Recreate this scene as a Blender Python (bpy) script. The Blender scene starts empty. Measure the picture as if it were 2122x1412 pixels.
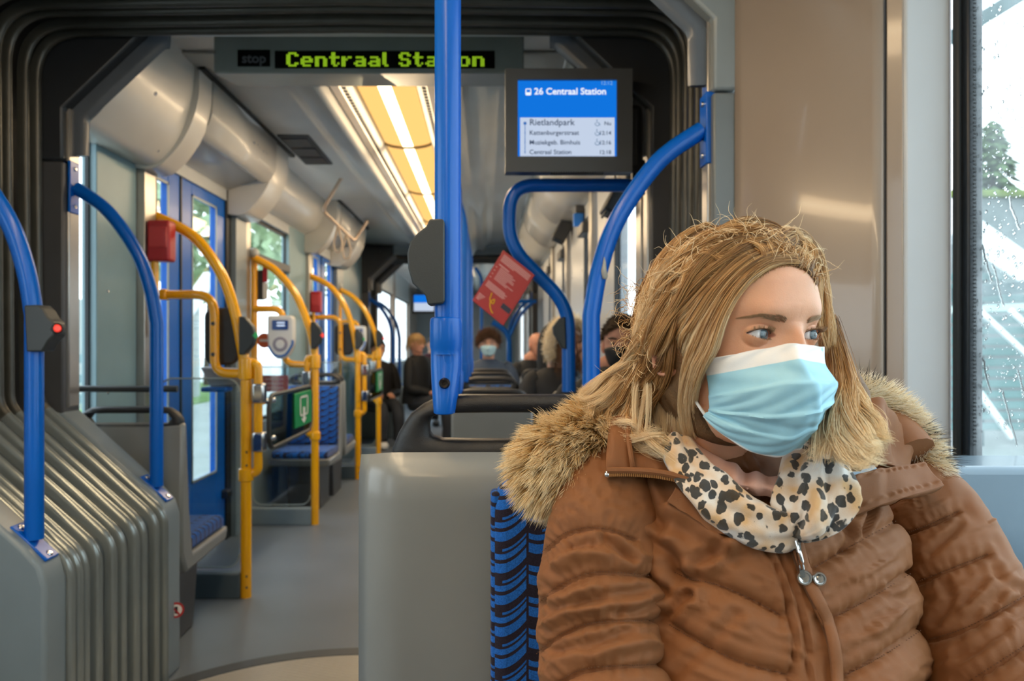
import bpy, bmesh, math, random
import numpy as np
from mathutils import Vector, Matrix
R = random.Random(7)
NR = np.random.RandomState(11)
SC = bpy.context.scene
COL = SC.collection
# ---------------------------------------------------------------- camera, world, exposure
FP, VX, VY, CZ = 1600.0, 1008.0, 712.0, 1.15      # focal length in pixels (of 2122), vanishing point, eye height
cam_d = bpy.data.cameras.new('camera'); cam = bpy.data.objects.new('camera', cam_d); COL.objects.link(cam)
cam.location = (0, 0, CZ); cam.rotation_euler = (math.pi/2, 0, 0)
cam_d.sensor_width = 36; cam_d.lens = 36*FP/2122
cam_d.shift_x = (1061-VX)/2122; cam_d.shift_y = (VY-706)/2122
cam_d.clip_start = .02; cam_d.clip_end = 400
cam_d.dof.use_dof = True; cam_d.dof.focus_distance = .92; cam_d.dof.aperture_fstop = 6.5
SC.camera = cam
SC.view_settings.view_transform = 'Standard'; SC.view_settings.look = 'None'
SC.view_settings.gamma = 1; SC.view_settings.use_curve_mapping = False
SC.view_settings.exposure = 0.12
SC.cycles.max_bounces = 7; SC.cycles.diffuse_bounces = 3; SC.cycles.glossy_bounces = 3; SC.cycles.transmission_bounces = 5; SC.cycles.transparent_max_bounces = 14
SC.cycles.use_adaptive_sampling = True; SC.cycles.adaptive_threshold = .06
SC.cycles.sample_clamp_indirect = 6; SC.cycles.use_denoising = True
SC.cycles.caustics_reflective = False; SC.cycles.caustics_refractive = False
wd = bpy.data.worlds.new('overcast_sky'); SC.world = wd; wd.use_nodes = True
wn = wd.node_tree; wn.nodes.clear()
w_out = wn.nodes.new('ShaderNodeOutputWorld'); w_bg = wn.nodes.new('ShaderNodeBackground')
w_tc = wn.nodes.new('ShaderNodeTexCoord'); w_sep = wn.nodes.new('ShaderNodeSeparateXYZ'); w_rmp = wn.nodes.new('ShaderNodeValToRGB')
w_rmp.color_ramp.elements[0].position = 0.0; w_rmp.color_ramp.elements[0].color = (.80, .86, .91, 1)
w_rmp.color_ramp.elements[1].position = .7; w_rmp.color_ramp.elements[1].color = (.76, .86, .97, 1)
wn.links.new(w_tc.outputs['Generated'], w_sep.inputs[0]); wn.links.new(w_sep.outputs['Z'], w_rmp.inputs[0])
wn.links.new(w_rmp.outputs[0], w_bg.inputs['Color']); w_bg.inputs['Strength'].default_value = 4.2
wn.links.new(w_bg.outputs[0], w_out.inputs[0])
LAMP_POWER = .20

def W(px, py, Y):
    return Vector(((px-VX)*Y/FP, Y, CZ-(py-VY)*Y/FP))

# ---------------------------------------------------------------- materials
def lin(h):
    h = h.lstrip('#'); c = [int(h[i:i+2], 16)/255 for i in (0, 2, 4)]
    return tuple((x/12.92 if x <= .04045 else ((x+.055)/1.055)**2.4) for x in c) + (1,)
MATS = {}
def pm(name, color, rough=.5, metal=0., var=.06, scale=8., bump=0., bscale=60., coat=0., emit=None, es=0., spec=.5, sub=0.):
    """procedural Principled material: base colour with a little noise variation, optional fine bump"""
    if name in MATS: return MATS[name]
    m = bpy.data.materials.new(name); m.use_nodes = True; t = m.node_tree; b = t.nodes['Principled BSDF']
    c = lin(color) if isinstance(color, str) else color
    tc = t.nodes.new('ShaderNodeTexCoord')
    if var > 0:
        n = t.nodes.new('ShaderNodeTexNoise'); n.inputs['Scale'].default_value = scale; n.inputs['Detail'].default_value = 4
        r = t.nodes.new('ShaderNodeValToRGB')
        r.color_ramp.elements[0].position = .3; r.color_ramp.elements[1].position = .7
        r.color_ramp.elements[0].color = tuple(x*(1-var) for x in c[:3])+(1,)
        r.color_ramp.elements[1].color = tuple(min(1, x*(1+var)) for x in c[:3])+(1,)
        t.links.new(tc.outputs['Object'], n.inputs['Vector']); t.links.new(n.outputs['Fac'], r.inputs[0]); t.links.new(r.outputs[0], b.inputs['Base Color'])
    else: b.inputs['Base Color'].default_value = c
    b.inputs['Roughness'].default_value = rough; b.inputs['Metallic'].default_value = metal
    b.inputs['Specular IOR Level'].default_value = spec
    if coat: b.inputs['Coat Weight'].default_value = coat; b.inputs['Coat Roughness'].default_value = .08
    if sub:
        b.inputs['Subsurface Weight'].default_value = sub; b.inputs['Subsurface Radius'].default_value = (.012, .005, .003); b.inputs['Subsurface Scale'].default_value = 1.0
    if bump:
        n2 = t.nodes.new('ShaderNodeTexNoise'); n2.inputs['Scale'].default_value = bscale; n2.inputs['Detail'].default_value = 3
        bp = t.nodes.new('ShaderNodeBump'); bp.inputs['Strength'].default_value = bump; bp.inputs['Distance'].default_value = .002
        t.links.new(tc.outputs['Object'], n2.inputs['Vector']); t.links.new(n2.outputs['Fac'], bp.inputs['Height']); t.links.new(bp.outputs[0], b.inputs['Normal'])
    if emit:
        b.inputs['Emission Color'].default_value = lin(emit) if isinstance(emit, str) else emit; b.inputs['Emission Strength'].default_value = es
    MATS[name] = m
    return m
def glass_mat(name, tint, refl=.10, rough=.02, haze=0., wet=False):
    if name in MATS: return MATS[name]
    m = bpy.data.materials.new(name); m.use_nodes = True; t = m.node_tree; t.nodes.clear()
    o = t.nodes.new('ShaderNodeOutputMaterial'); tr = t.nodes.new('ShaderNodeBsdfTransparent'); gl = t.nodes.new('ShaderNodeBsdfGlossy')
    fw = t.nodes.new('ShaderNodeLayerWeight'); fw.inputs['Blend'].default_value = .5
    pw_ = t.nodes.new('ShaderNodeMath'); pw_.operation = 'POWER'; pw_.inputs[1].default_value = 4.5; t.links.new(fw.outputs['Facing'], pw_.inputs[0])
    fr = t.nodes.new('ShaderNodeMath'); fr.operation = 'MULTIPLY_ADD'; fr.inputs[1].default_value = .45; fr.inputs[2].default_value = refl*.25; t.links.new(pw_.outputs[0], fr.inputs[0])
    mx = t.nodes.new('ShaderNodeMixShader'); tr.inputs[0].default_value = lin(tint); gl.inputs['Roughness'].default_value = rough
    t.links.new(fr.outputs[0], mx.inputs[0]); t.links.new(tr.outputs[0], mx.inputs[1]); t.links.new(gl.outputs[0], mx.inputs[2])
    last = mx
    if haze:
        df = t.nodes.new('ShaderNodeBsdfTranslucent'); df.inputs[0].default_value = (.75, .8, .82, 1)
        m2 = t.nodes.new('ShaderNodeMixShader'); tc = t.nodes.new('ShaderNodeTexCoord'); n = t.nodes.new('ShaderNodeTexNoise'); n.inputs['Scale'].default_value = 9
        mp = t.nodes.new('ShaderNodeMapRange'); mp.inputs[1].default_value = .35; mp.inputs[2].default_value = .8; mp.inputs[3].default_value = haze*.4; mp.inputs[4].default_value = haze*1.6
        t.links.new(tc.outputs['Object'], n.inputs['Vector']); t.links.new(n.outputs['Fac'], mp.inputs[0]); t.links.new(mp.outputs[0], m2.inputs[0])
        t.links.new(mx.outputs[0], m2.inputs[1]); t.links.new(df.outputs[0], m2.inputs[2]); last = m2
    t.links.new(last.outputs[0], o.inputs[0]); MATS[name] = m
    return m
def emit_mat(name, color, s, var=0.):
    if name in MATS: return MATS[name]
    m = bpy.data.materials.new(name); m.use_nodes = True; t = m.node_tree; t.nodes.clear()
    o = t.nodes.new('ShaderNodeOutputMaterial'); e = t.nodes.new('ShaderNodeEmission'); e.inputs[0].default_value = lin(color) if isinstance(color, str) else color
    e.inputs[1].default_value = s; t.links.new(e.outputs[0], o.inputs[0]); MATS[name] = m
    return m
BLUE = pm('blue_enamel', '#005ec0', .3, coat=.1, var=.04, spec=.35)
BLUEDOOR = pm('blue_door_paint', '#0060c0', .35, coat=.05, var=.05, spec=.3)
YEL = pm('yellow_enamel', '#ffb404', .25, coat=.5, var=.04)
BLACKP = pm('black_grained_plastic', '#1c1c1e', .38, var=.1, bump=.35, bscale=900)
DARKP = pm('dark_grey_plastic', '#2f3436', .45, var=.05, bump=.1, bscale=500)
CHAR = pm('charcoal_panel', '#2c2f33', .42, var=.05)
POSTG = pm('dark_post_grey', '#4c4c4e', .4, var=.05)
GREY = pm('grey_shell_plastic', '#828482', .33, var=.03, coat=.2)
GREYB = pm('blue_grey_panel', '#7d898f', .35, var=.04)
GREYL = pm('light_grey_panel', '#b9bcbc', .4, var=.03)
CEIL = pm('ceiling_white', '#cfcfcb', .38, var=.02)
DUCT = pm('duct_white', '#d2cfc8', .3, var=.02, coat=.15)
TEAL = pm('pale_teal_panel', '#7f9da6', .4, var=.04)
TAN = pm('beige_gloss_panel', '#a08f80', .34, var=.015, coat=.5)
PILW = pm('white_pillar', '#c2c5c9', .3, var=.02)
SILV = pm('brushed_silver', '#b0aca6', .28, metal=.75, var=.08)
CHROME = pm('chrome', '#d8d8d8', .12, metal=1., var=.05)
RUB = pm('bellows_rubber', '#211f1c', .5, var=.12, scale=14, bump=.2, bscale=120)
RIB = pm('bellows_rib', '#8b9291', .17, metal=.4, var=.05, scale=9)
RUBTOP = pm('bellows_fold_dark', '#45443e', .36, metal=.2, var=.15, scale=12)
SEAL = pm('black_rubber_seal', '#14181c', .5, var=.1)
RED = pm('red_box', '#b3262c', .35, var=.05)
REDC = pm('red_card', '#ab1522', .4, var=.05)
WHITE = pm('white_plastic', '#e2e1dd', .35, var=.02)
WHITEINK = pm('white_print', '#e6e2e0', .5, var=.02)
GREEN = pm('green_sign', '#0a8a4a', .4, var=.04)
GLASS = glass_mat('window_glass', '#f6fafa', .12)
GLASSD = glass_mat('screen_glass', '#f0f5f5', .18)
WETG = glass_mat('wet_window_glass', '#eef4f3', .06, haze=.10)

# ---------------------------------------------------------------- mesh helpers
class MB:
    def __init__(s): s.v = []; s.f = []; s.m = []; s.mi = 0
    def add(s, vs, fs):
        o = len(s.v); s.v += [tuple(v) for v in vs]; s.f += [tuple(i+o for i in f) for f in fs]; s.m += [s.mi]*len(fs); return s
    def box(s, x0, x1, y0, y1, z0, z1):
        return s.add([(x, y, z) for z in (z0, z1) for y in (y0, y1) for x in (x0, x1)],
                     [(0, 2, 3, 1), (4, 5, 7, 6), (0, 1, 5, 4), (2, 6, 7, 3), (0, 4, 6, 2), (1, 3, 7, 5)])
    def obox(s, c, sx, sy, sz, M=None):
        M = M or Matrix.Identity(3); c = Vector(c)
        vs = [c + M @ Vector((x*sx/2, y*sy/2, z*sz/2)) for z in (-1, 1) for y in (-1, 1) for x in (-1, 1)]
        return s.add(vs, [(0, 2, 3, 1), (4, 5, 7, 6), (0, 1, 5, 4), (2, 6, 7, 3), (0, 4, 6, 2), (1, 3, 7, 5)])
    def prism(s, poly, a, b, axis='y'):
        """poly: 2-D points; axis y: (x,z) extruded from y=a to b; axis x: (y,z); axis z: (x,y)"""
        f = {'y': lambda p, t: (p[0], t, p[1]), 'x': lambda p, t: (t, p[0], p[1]), 'z': lambda p, t: (p[0], p[1], t)}[axis]
        n = len(poly); vs = [f(p, a) for p in poly]+[f(p, b) for p in poly]
        fs = [tuple(range(n)), tuple(range(2*n-1, n-1, -1))]+[(i, i+n, (i+1) % n+n, (i+1) % n) for i in range(n)]
        return s.add(vs, fs)
    def grid(s, G, closeu=False, closev=False, flip=False):
        nu, nv = len(G), len(G[0]); vs = [p for row in G for p in row]; fs = []
        for i in range(nu if closeu else nu-1):
            for j in range(nv if closev else nv-1):
                a, b, c, d = i*nv+j, ((i+1) % nu)*nv+j, ((i+1) % nu)*nv+(j+1) % nv, i*nv+(j+1) % nv
                fs.append((a, d, c, b) if flip else (a, b, c, d))
        return s.add(vs, fs)
    def tube(s, path, r, n=14, caps=True, flat=None):
        """sweep a circle (r: number or list) along the path; flat = (a,b) scales the two section axes"""
        P = [Vector(p) for p in path]; m = len(P); rr = r if isinstance(r, (list, tuple)) else [r]*m
        T = [(P[min(i+1, m-1)]-P[max(i-1, 0)]).normalized() for i in range(m)]
        up = Vector((0, 0, 1)) if abs(T[0].z) < .9 else Vector((0, 1, 0))
        N = (up - T[0]*up.dot(T[0])).normalized(); rings = []
        fa, fb = flat or (1, 1)
        for i in range(m):
            N = (N - T[i]*N.dot(T[i])).normalized(); Bn = T[i].cross(N)
            rings.append([P[i] + N*(fa*rr[i]*math.cos(2*math.pi*k/n)) + Bn*(fb*rr[i]*math.sin(2*math.pi*k/n)) for k in range(n)])
        o = len(s.v); s.grid(rings, closev=True, flip=True)
        if caps:
            s.f.append(tuple(o+k for k in range(n-1, -1, -1))[::-1][::-1]); s.m.append(s.mi)
            s.f.append(tuple(o+(m-1)*n+k for k in range(n))); s.m.append(s.mi)
        return s
    def lathe(s, prof, c, axis=(0, 0, 1), n=24):
        """prof: (radius, height) pairs from c along axis"""
        A = Vector(axis).normalized(); U = A.orthogonal().normalized(); V = A.cross(U); c = Vector(c)
        G = [[c + A*h + U*(r*math.cos(2*math.pi*k/n)) + V*(r*math.sin(2*math.pi*k/n)) for k in range(n)] for r, h in prof]
        return s.grid(G, closev=True, flip=True)
    def ball(s, c, rx, ry, rz, n=16, m=10):
        c = Vector(c); G = []
        for i in range(m+1):
            t = math.pi*i/m
            G.append([c+Vector((rx*math.sin(t)*math.cos(2*math.pi*k/n), ry*math.sin(t)*math.sin(2*math.pi*k/n), rz*math.cos(t))) for k in range(n)])
        return s.grid(G, closev=True)
    def obj(s, name, mat, parent=None, bevel=0., sharp=40, seg=2, loc=None, solid=0., sub=0, off=-1):
        me = bpy.data.meshes.new(name); me.from_pydata(s.v, [], s.f)
        ml = mat if isinstance(mat, (list, tuple)) else [mat]
        for m in ml: me.materials.append(m)
        if len(ml) > 1: me.polygons.foreach_set('material_index', s.m)
        bm = bmesh.new(); bm.from_mesh(me); bmesh.ops.recalc_face_normals(bm, faces=bm.faces); bm.to_mesh(me); bm.free()
        me.polygons.foreach_set('use_smooth', [True]*len(me.polygons)); me.set_sharp_from_angle(angle=math.radians(sharp)); me.update()
        o = bpy.data.objects.new(name, me); COL.objects.link(o)
        if parent: o.parent = parent; o.matrix_parent_inverse = Matrix.Translation(parent.location).inverted() if parent.type == 'EMPTY' else Matrix.Identity(4)
        if solid:
            md = o.modifiers.new('thick', 'SOLIDIFY'); md.thickness = solid; md.offset = off
        if bevel:
            md = o.modifiers.new('bev', 'BEVEL'); md.width = bevel; md.segments = seg; md.limit_method = 'ANGLE'; md.angle_limit = math.radians(35); md.harden_normals = False
        if sub:
            md = o.modifiers.new('sub', 'SUBSURF'); md.levels = sub; md.render_levels = sub
        if loc: o.location = loc
        return o
def tag(o, label=None, cat=None, group=None, kind=None):
    for k, v in (('label', label), ('category', cat), ('group', group), ('kind', kind)):
        if v: o[k] = v
    return o
def empty(name, loc=(0, 0, 0), label=None, cat=None, group=None, kind=None):
    o = bpy.data.objects.new(name, None); COL.objects.link(o); o.location = loc; o.empty_display_size = .05
    return tag(o, label, cat, group, kind)
def copy_tree(o, parent=None, shift=None):
    c = o.copy(); COL.objects.link(c); c.parent = parent
    if parent is not None: c.matrix_parent_inverse = o.matrix_parent_inverse
    if shift is not None: c.location = o.location + Vector(shift)
    for ch in [x for x in bpy.data.objects if x.parent == o]: copy_tree(ch, c)
    return c
def cr(pts, n=8, closed=False):
    """Catmull-Rom through the points"""
    P = [Vector(p) for p in pts]; out = []
    for i in range(len(P)-1):
        p0, p1, p2, p3 = P[max(i-1, 0)], P[i], P[i+1], P[min(i+2, len(P)-1)]
        for k in range(n):
            t = k/n; out.append(.5*((2*p1)+(p2-p0)*t+(2*p0-5*p1+4*p2-p3)*t*t+(3*p1-p0-3*p2+p3)*t**3))
    return out+[P[-1]]
def fillet(pts, rad, n=6):
    """polyline with its inner corners rounded by arcs of about rad"""
    P = [Vector(p) for p in pts]; out = [P[0]]
    for i in range(1, len(P)-1):
        a, b, c = P[i-1], P[i], P[i+1]; r = rad[i] if isinstance(rad, (list, tuple)) else rad
        d1, d2 = (a-b), (c-b); k = min(r, d1.length*.49, d2.length*.49); s_, e_ = b+d1.normalized()*k, b+d2.normalized()*k
        for q in range(n+1):
            t = q/n; out.append((1-t)**2*s_+2*t*(1-t)*b+t*t*e_)
    return out+[P[-1]]
def text(name, body, size, M, mat, parent=None, bold=0., align='LEFT', ext=.0004):
    cu = bpy.data.curves.new(name, 'FONT'); cu.body = body; cu.size = size; cu.extrude = ext; cu.offset = bold; cu.align_x = align; cu.resolution_u = 3
    tmp = bpy.data.objects.new(name, cu); COL.objects.link(tmp); bpy.context.view_layer.update()
    me = bpy.data.meshes.new_from_object(tmp.evaluated_get(bpy.context.evaluated_depsgraph_get())); bpy.data.objects.remove(tmp); me.name = name
    me.materials.clear(); me.materials.append(mat); me.transform(M); o = bpy.data.objects.new(name, me); COL.objects.link(o)
    if parent: o.parent = parent; o.matrix_parent_inverse = Matrix.Translation(parent.location).inverted()
    return o
FACING = Matrix(((1, 0, 0), (0, 0, -1), (0, 1, 0)))     # text plane that faces the camera (-Y)
def at(p, M3=FACING): return Matrix.Translation(p) @ M3.to_4x4()
def screw(p, axis, r=.006, parent=None, mat=None, name='screw'):
    return MB().lathe([(0, .004), (r*.45, .004), (r*.5, .0025), (r*.8, .003), (r, .001), (r, -.002)], p, axis, 12).obj(name, mat or CHROME, parent)
# ---------------------------------------------------------------- structure of the tram
XC = -.44                      # centre line of the cars beyond the bellows
XL, XR = XC-1.08, XC+1.06      # inner faces of the side walls
def mir(poly): return [(2*XC-x, z) for x, z in poly]
def rel(poly): return [(XC+x, z) for x, z in poly]
# floor: speckled grey vinyl, turntable plate in the joint
def floor_mat():
    m = pm('floor_vinyl', '#67717c', .42, var=.10, scale=2.2)
    t = m.node_tree; b = t.nodes['Principled BSDF']; tc = t.nodes.new('ShaderNodeTexCoord')
    v = t.nodes.new('ShaderNodeTexNoise'); v.inputs['Scale'].default_value = 900; v.inputs['Detail'].default_value = 2
    r = t.nodes.new('ShaderNodeValToRGB'); r.color_ramp.elements[0].position = .35; r.color_ramp.elements[1].position = .68
    r.color_ramp.elements[0].color = (.72, .72, .72, 1); r.color_ramp.elements[1].color = (1.2, 1.2, 1.2, 1)
    mx = t.nodes.new('ShaderNodeMix'); mx.data_type = 'RGBA'; mx.blend_type = 'MULTIPLY'; mx.inputs[0].default_value = 1
    src = b.inputs['Base Color'].links[0].from_socket
    t.links.new(tc.outputs['Object'], v.inputs['Vector']); t.links.new(v.outputs['Fac'], r.inputs[0])
    t.links.new(src, mx.inputs[6]); t.links.new(r.outputs[0], mx.inputs[7]); t.links.new(mx.outputs[2], b.inputs['Base Color'])
    return m
fl = tag(MB().box(-1.62, 1.02, -2.6, 17.2, -.06, 0).obj('floor', floor_mat()), kind='structure')
def plate_mat():
    m = pm('chequer_plate', '#a8a296', .38, var=.08, scale=5, metal=.15)
    t = m.node_tree; b = t.nodes['Principled BSDF']; tc = t.nodes.new('ShaderNodeTexCoord')
    mp = t.nodes.new('ShaderNodeMapping'); mp.inputs['Rotation'].default_value = (0, 0, .78); mp.inputs['Scale'].default_value = (1, 2.6, 1)
    v = t.nodes.new('ShaderNodeTexVoronoi'); v.inputs['Scale'].default_value = 26; v.inputs['Randomness'].default_value = .1
    bp = t.nodes.new('ShaderNodeBump'); bp.inputs['Strength'].default_value = .7; bp.inputs['Distance'].default_value = .004; bp.invert = True
    t.links.new(tc.outputs['Object'], mp.inputs[0]); t.links.new(mp.outputs[0], v.inputs['Vector']); t.links.new(v.outputs['Distance'], bp.inputs['Height']); t.links.new(bp.outputs[0], b.inputs['Normal'])
    return m
tt = empty('floor_turntable', (XC, 2.06, 0), kind='structure')
def sector(x0, x1, r, ox=0., oy=0., n=40):
    pts = [(x, -math.sqrt(max(r*r-x*x, 0))) for x in np.linspace(x0, x1, n)]+[(x, math.sqrt(max(r*r-x*x, 0))) for x in np.linspace(x1, x0, n)]
    return [(XC+x, 2.06+y) for x, y in pts]
PLT = plate_mat()
MB().prism(sector(-.735, .035, .77), .001, .007, 'z').obj('plate_half', PLT, tt)
MB().prism(sector(.04, .735, .77), .001, .007, 'z').obj('plate_half', PLT, tt)
ring = [(.77, .0005), (.775, .009), (.835, .009), (.845, .0005)]
MB().lathe(ring, (XC, 2.06, 0), n=96).obj('dark_rim', pm('floor_ring', '#3f4448', .5), tt)
for k in range(6):
    screw(Vector((XC+.06, 2.12+.11*k, .007)), (0, 0, 1), .006, tt)

# ---- portals: covers of the joint at Y 1.92-2.0 (near car) and 2.62-2.74 (far car), likewise at the next joint
def portal(name, y0, y1, label, matlow, matpost, matup, mattop, ow=1.16):
    e = empty(name, (XC, y0, 0), kind='structure')
    for s in (-1, 1):
        f = rel if s < 0 else (lambda p: mir(rel(p)))
        low = f([(-.645, 0), (-.645, .55), (-.66, .60), (-.70, .645), (-1.0, .915), (-ow, .96), (-ow, 0)])
        MB().prism(low, y0, y1).obj('lower_cover', matlow, e, bevel=.012, seg=3)
        post = f([(-1.0, .90), (-1.0, 1.77), (-ow, 1.77), (-ow, .90)])
        MB().prism(post, y0+.004, y1-.004).obj('post', matpost, e, bevel=.006)
        strip = f([(-.992, .93), (-.992, 2.0), (-1.012, 2.0), (-1.012, .93)])
        MB().prism(strip, y0+.03, y1-.02).obj('edge_strip', SILV, e, bevel=.004)
        up = f([(-1.0, 1.775), (-1.0, 1.95), (-.70, 2.235), (-.70, 2.41), (-ow, 2.41), (-ow, 1.775)])
        MB().prism(up, y0, y1).obj('corner_cover', matup, e, bevel=.008)
        for (a, z) in ((-1.07, 1.85), (-1.05, 2.14), (-.85, 2.27)):
            screw(Vector((XC+s*abs(a), y0, z)), (0, -1, 0), .005, e)
        # rounded inner edging of the corner, seen from in front
        edge = [Vector((XC+s*x, (y0+y1)/2, z)) for x, z in ((1.0, 1.80), (1.0, 1.93), (.985, 1.965), (.72, 2.215), (.69, 2.235), (.66, 2.235))]
        MB().tube(fillet(edge, .03), (y1-y0)*.52, 12, flat=(.22, 1.0)).obj('corner_edging', pm('edging_grey', '#5a6068', .3, coat=.3), e)
    MB().prism(rel([(-.70, 2.235), (.70, 2.235), (.70, 2.41), (-.70, 2.41)]), y0+.02, y1).obj('top_cover', mattop, e, bevel=.01)
    return e
portal('trim_1', 1.90, 2.0, '', GREYB, pm('near_post_grey', '#6e7272', .35), pm('near_cover_grey', '#858a8a', .3, coat=.2), POSTG, 1.06)
BEAM = pm('beam_light_grey', '#a4a8a4', .4, var=.03)
portal('trim_2', 2.62, 2.74, '', GREYB, POSTG, CHAR, BEAM)
portal('trim_3', 9.40, 9.52, '', GREYB, POSTG, CHAR, GREYB)
portal('trim_4', 10.1, 10.22, '', GREYB, POSTG, CHAR, GREYB)

# ---- bellows: a recessed rubber skin and separate folded ribs
def bellows_profile():
    q = [(-.635, 0), (-.635, .58), (-1.055, .955), (-1.065, 2.185), (0, 2.20)]
    P = fillet([Vector((x, 0, z)) for x, z in q], [0, .05, .04, .15, 0], 8)
    P = [(p.x, p.z) for p in P]
    return P + [(-x, z) for x, z in reversed(P[:-1])]
PROF = bellows_profile()
def prof_normals(P):
    out = []
    for i in range(len(P)):
        a, b = P[max(i-1, 0)], P[min(i+1, len(P)-1)]; d = Vector((b[0]-a[0], b[1]-a[1])).normalized(); out.append((d.y, -d.x))
    return out
PN = prof_normals(PROF)
def bellows(name, ribs, y0, y1):
    e = empty(name, (XC, y0, 0), kind='structure')
    skin = [[(XC+p[0]-n[0]*(.026 if p[1] < .93 else .045), y, p[1]-n[1]*(.026 if p[1] < .93 else .045)) for p, n in zip(PROF, PN)] for y in np.linspace(y0, y1, 4)]
    sk = MB().grid(skin); nn_ = len(PROF)-1; sk.m = [1 if PROF[j % nn_][1] < .90 else 0 for _ in range(3) for j in range(nn_)]; sk.obj('rubber_skin', [RUB, pm('side_skin', '#565c5e', .32, metal=.1, var=.06)], e)
    for i, y in enumerate(ribs):
        G = []
        hw = .013+.002*math.sin(i*2.3)
        for k in range(9):
            t = math.pi*k/8; dy = -math.cos(t)*hw; h = math.sin(t)**.6*.032-.028
            row = []
            for (p, n) in zip(PROF, PN):
                wob = .004*math.sin(p[1]*7+i*1.7)*(1 if 1.0 < p[1] < 2.0 else .0)
                row.append((XC+p[0]+n[0]*h, y+dy+wob, p[1]+n[1]*h))
            G.append(row)
        up = MB(); up.grid(G)
        # lower (side cover) ribs are bare metal-grey, the upper ones dark rubber
        n = len(PROF)-1
        up.m = [0 if (PROF[j % n][1] < .93) else 1 for _ in range(8) for j in range(n)]
        up.obj('rib', [RIB, RUBTOP], e, sharp=60)
    return e
RIBY = [2.012, 2.052, 2.085, 2.155, 2.24, 2.30, 2.385, 2.44, 2.53, 2.60]
bellows('wall_bellows_near', RIBY, 1.98, 2.64)
bellows('wall_bellows_far', [9.56, 9.63, 9.7, 9.78, 9.86, 9.94, 10.02, 10.07], 9.5, 10.12)

# ---- ceilings: extruded profile, light trough in the middle
CP = [(.135, 2.285), (.15, 2.255), (.235, 2.25), (.25, 2.215), (.27, 2.215), (.33, 2.30), (.40, 2.285), (.44, 2.335), (.50, 2.35), (1.12, 2.36)]
def ceiling(name, y0, y1, lx=0.):
    e = empty(name, (XC, y0, 2.2), kind='structure')
    for s in (-1, 1):
        G = [[(XC+s*x, y, z) for x, z in CP] for y in np.linspace(y0, y1, 2)]
        MB().grid(G).obj('panel', CEIL, e, sharp=18, solid=.012, off=0)
        n = int((y1-y0)/.042)
        d = MB()
        for k in range(n): d.box(XC+s*.172-.009, XC+s*.172+.009, y0+.02+.042*k, y0+.044+.042*k, 2.2455, 2.2505)
        tag(d.obj('perforation', SEAL, e), kind='stuff')
        ledge = MB().box(XC+s*.205-.022, XC+s*.205+.022, y0, y1, 2.238, 2.252).obj('light_rail', pm('rail_white', '#d8d2c8', .25, coat=.3), e, bevel=.006)
    MB().box(XC-.14, XC+.14, y0, y1, 2.385, 2.39).obj('trough_back', CEIL, e)
    MB().box(XC-1.15, XC+1.15, y0, y1, 2.40, 2.42).obj('roof', POSTG, e)
    return e
ceiling('ceiling_near', -2.6, 1.9); ceiling('ceiling_far', 3.2, 9.4); ceiling('ceiling_third', 10.22, 17.0)
tag(MB().box(XC-1.1, XC+1.1, 2.74, 3.22, 2.365, 2.40).obj('ceiling_lobby', CEIL), kind='structure')
# lamps: diffusers with a tube inside, one lamp per bay
DIFF = emit_mat('lamp_diffuser_warm', (1.0, .56, .17, 1), 1.15)
TUBE = emit_mat('lamp_tube_glow', (1.0, .86, .55, 1), 5.0)
def lamp_bay(y0, y1, label, power):
    e = empty('ceiling_lamp', (XC, y0, 2.27), label, 'ceiling lamp', 'warm strip lights along the ceiling')
    G = [[(XC+.132*math.sin(a), y, 2.287-.030*(math.cos(a)-0.1)) for a in np.linspace(-1.45, 1.45, 15)] for y in (y0+.015, y1-.015)]
    MB().grid(G).obj('diffuser', DIFF, e)
    G = [[(XC+.1335*math.sin(a), y, 2.286-.0305*(math.cos(a)-0.1)) for a in np.linspace(-.22, .22, 5)] for y in (y0+.02, y1-.02)]
    MB().grid(G).obj('light_tube', TUBE, e, solid=.002)
    for y in (y0+.006, y1-.006):
        P = [(XC+.136*math.sin(a), y, 2.285-.034*(math.cos(a)-0.1)) for a in np.linspace(-1.45, 1.45, 15)]
        MB().tube(P, .006, 6).obj('end_rib', pm('rib_brown', '#a58a63', .4), e)
    for s in (-1, 1):        # the bulging diffuser throws its light down and to both sides
        L = bpy.data.lights.new('lamp_light', 'AREA'); L.shape = 'RECTANGLE'; L.size = .13; L.size_y = (y1-y0)*.92; L.energy = power*.5*LAMP_POWER; L.color = (1, .73, .44)
        lo = bpy.data.objects.new('lamp_light', L); COL.objects.link(lo); lo.location = (XC+s*.065, (y0+y1)/2, 2.208); lo.rotation_euler = (0, -s*math.radians(42), 0); lo.parent = e; lo.matrix_parent_inverse = Matrix.Translation(e.location).inverted()
    return e
for k, (a, b, lab) in enumerate([(-2.5, -.65, 'warm strip light in the near car ceiling, rear bay'), (-.65, .62, 'warm strip light over the seats of the near car'), (.62, 1.88, 'warm strip light just before the bellows'),
        (2.95, 4.36, 'warm ceiling strip light directly behind the destination sign'), (4.36, 5.72, 'second warm ceiling strip light beyond the destination sign'), (5.72, 7.08, 'third warm ceiling strip light beyond the destination sign'), (7.08, 8.4, 'fourth warm ceiling strip light beyond the destination sign'),
        (10.4, 12.4, 'warm strip light in the ceiling of the farthest car')]):
    lamp_bay(a, b, lab, 55*(b-a) if k > 2 else 46*(b-a))

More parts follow.
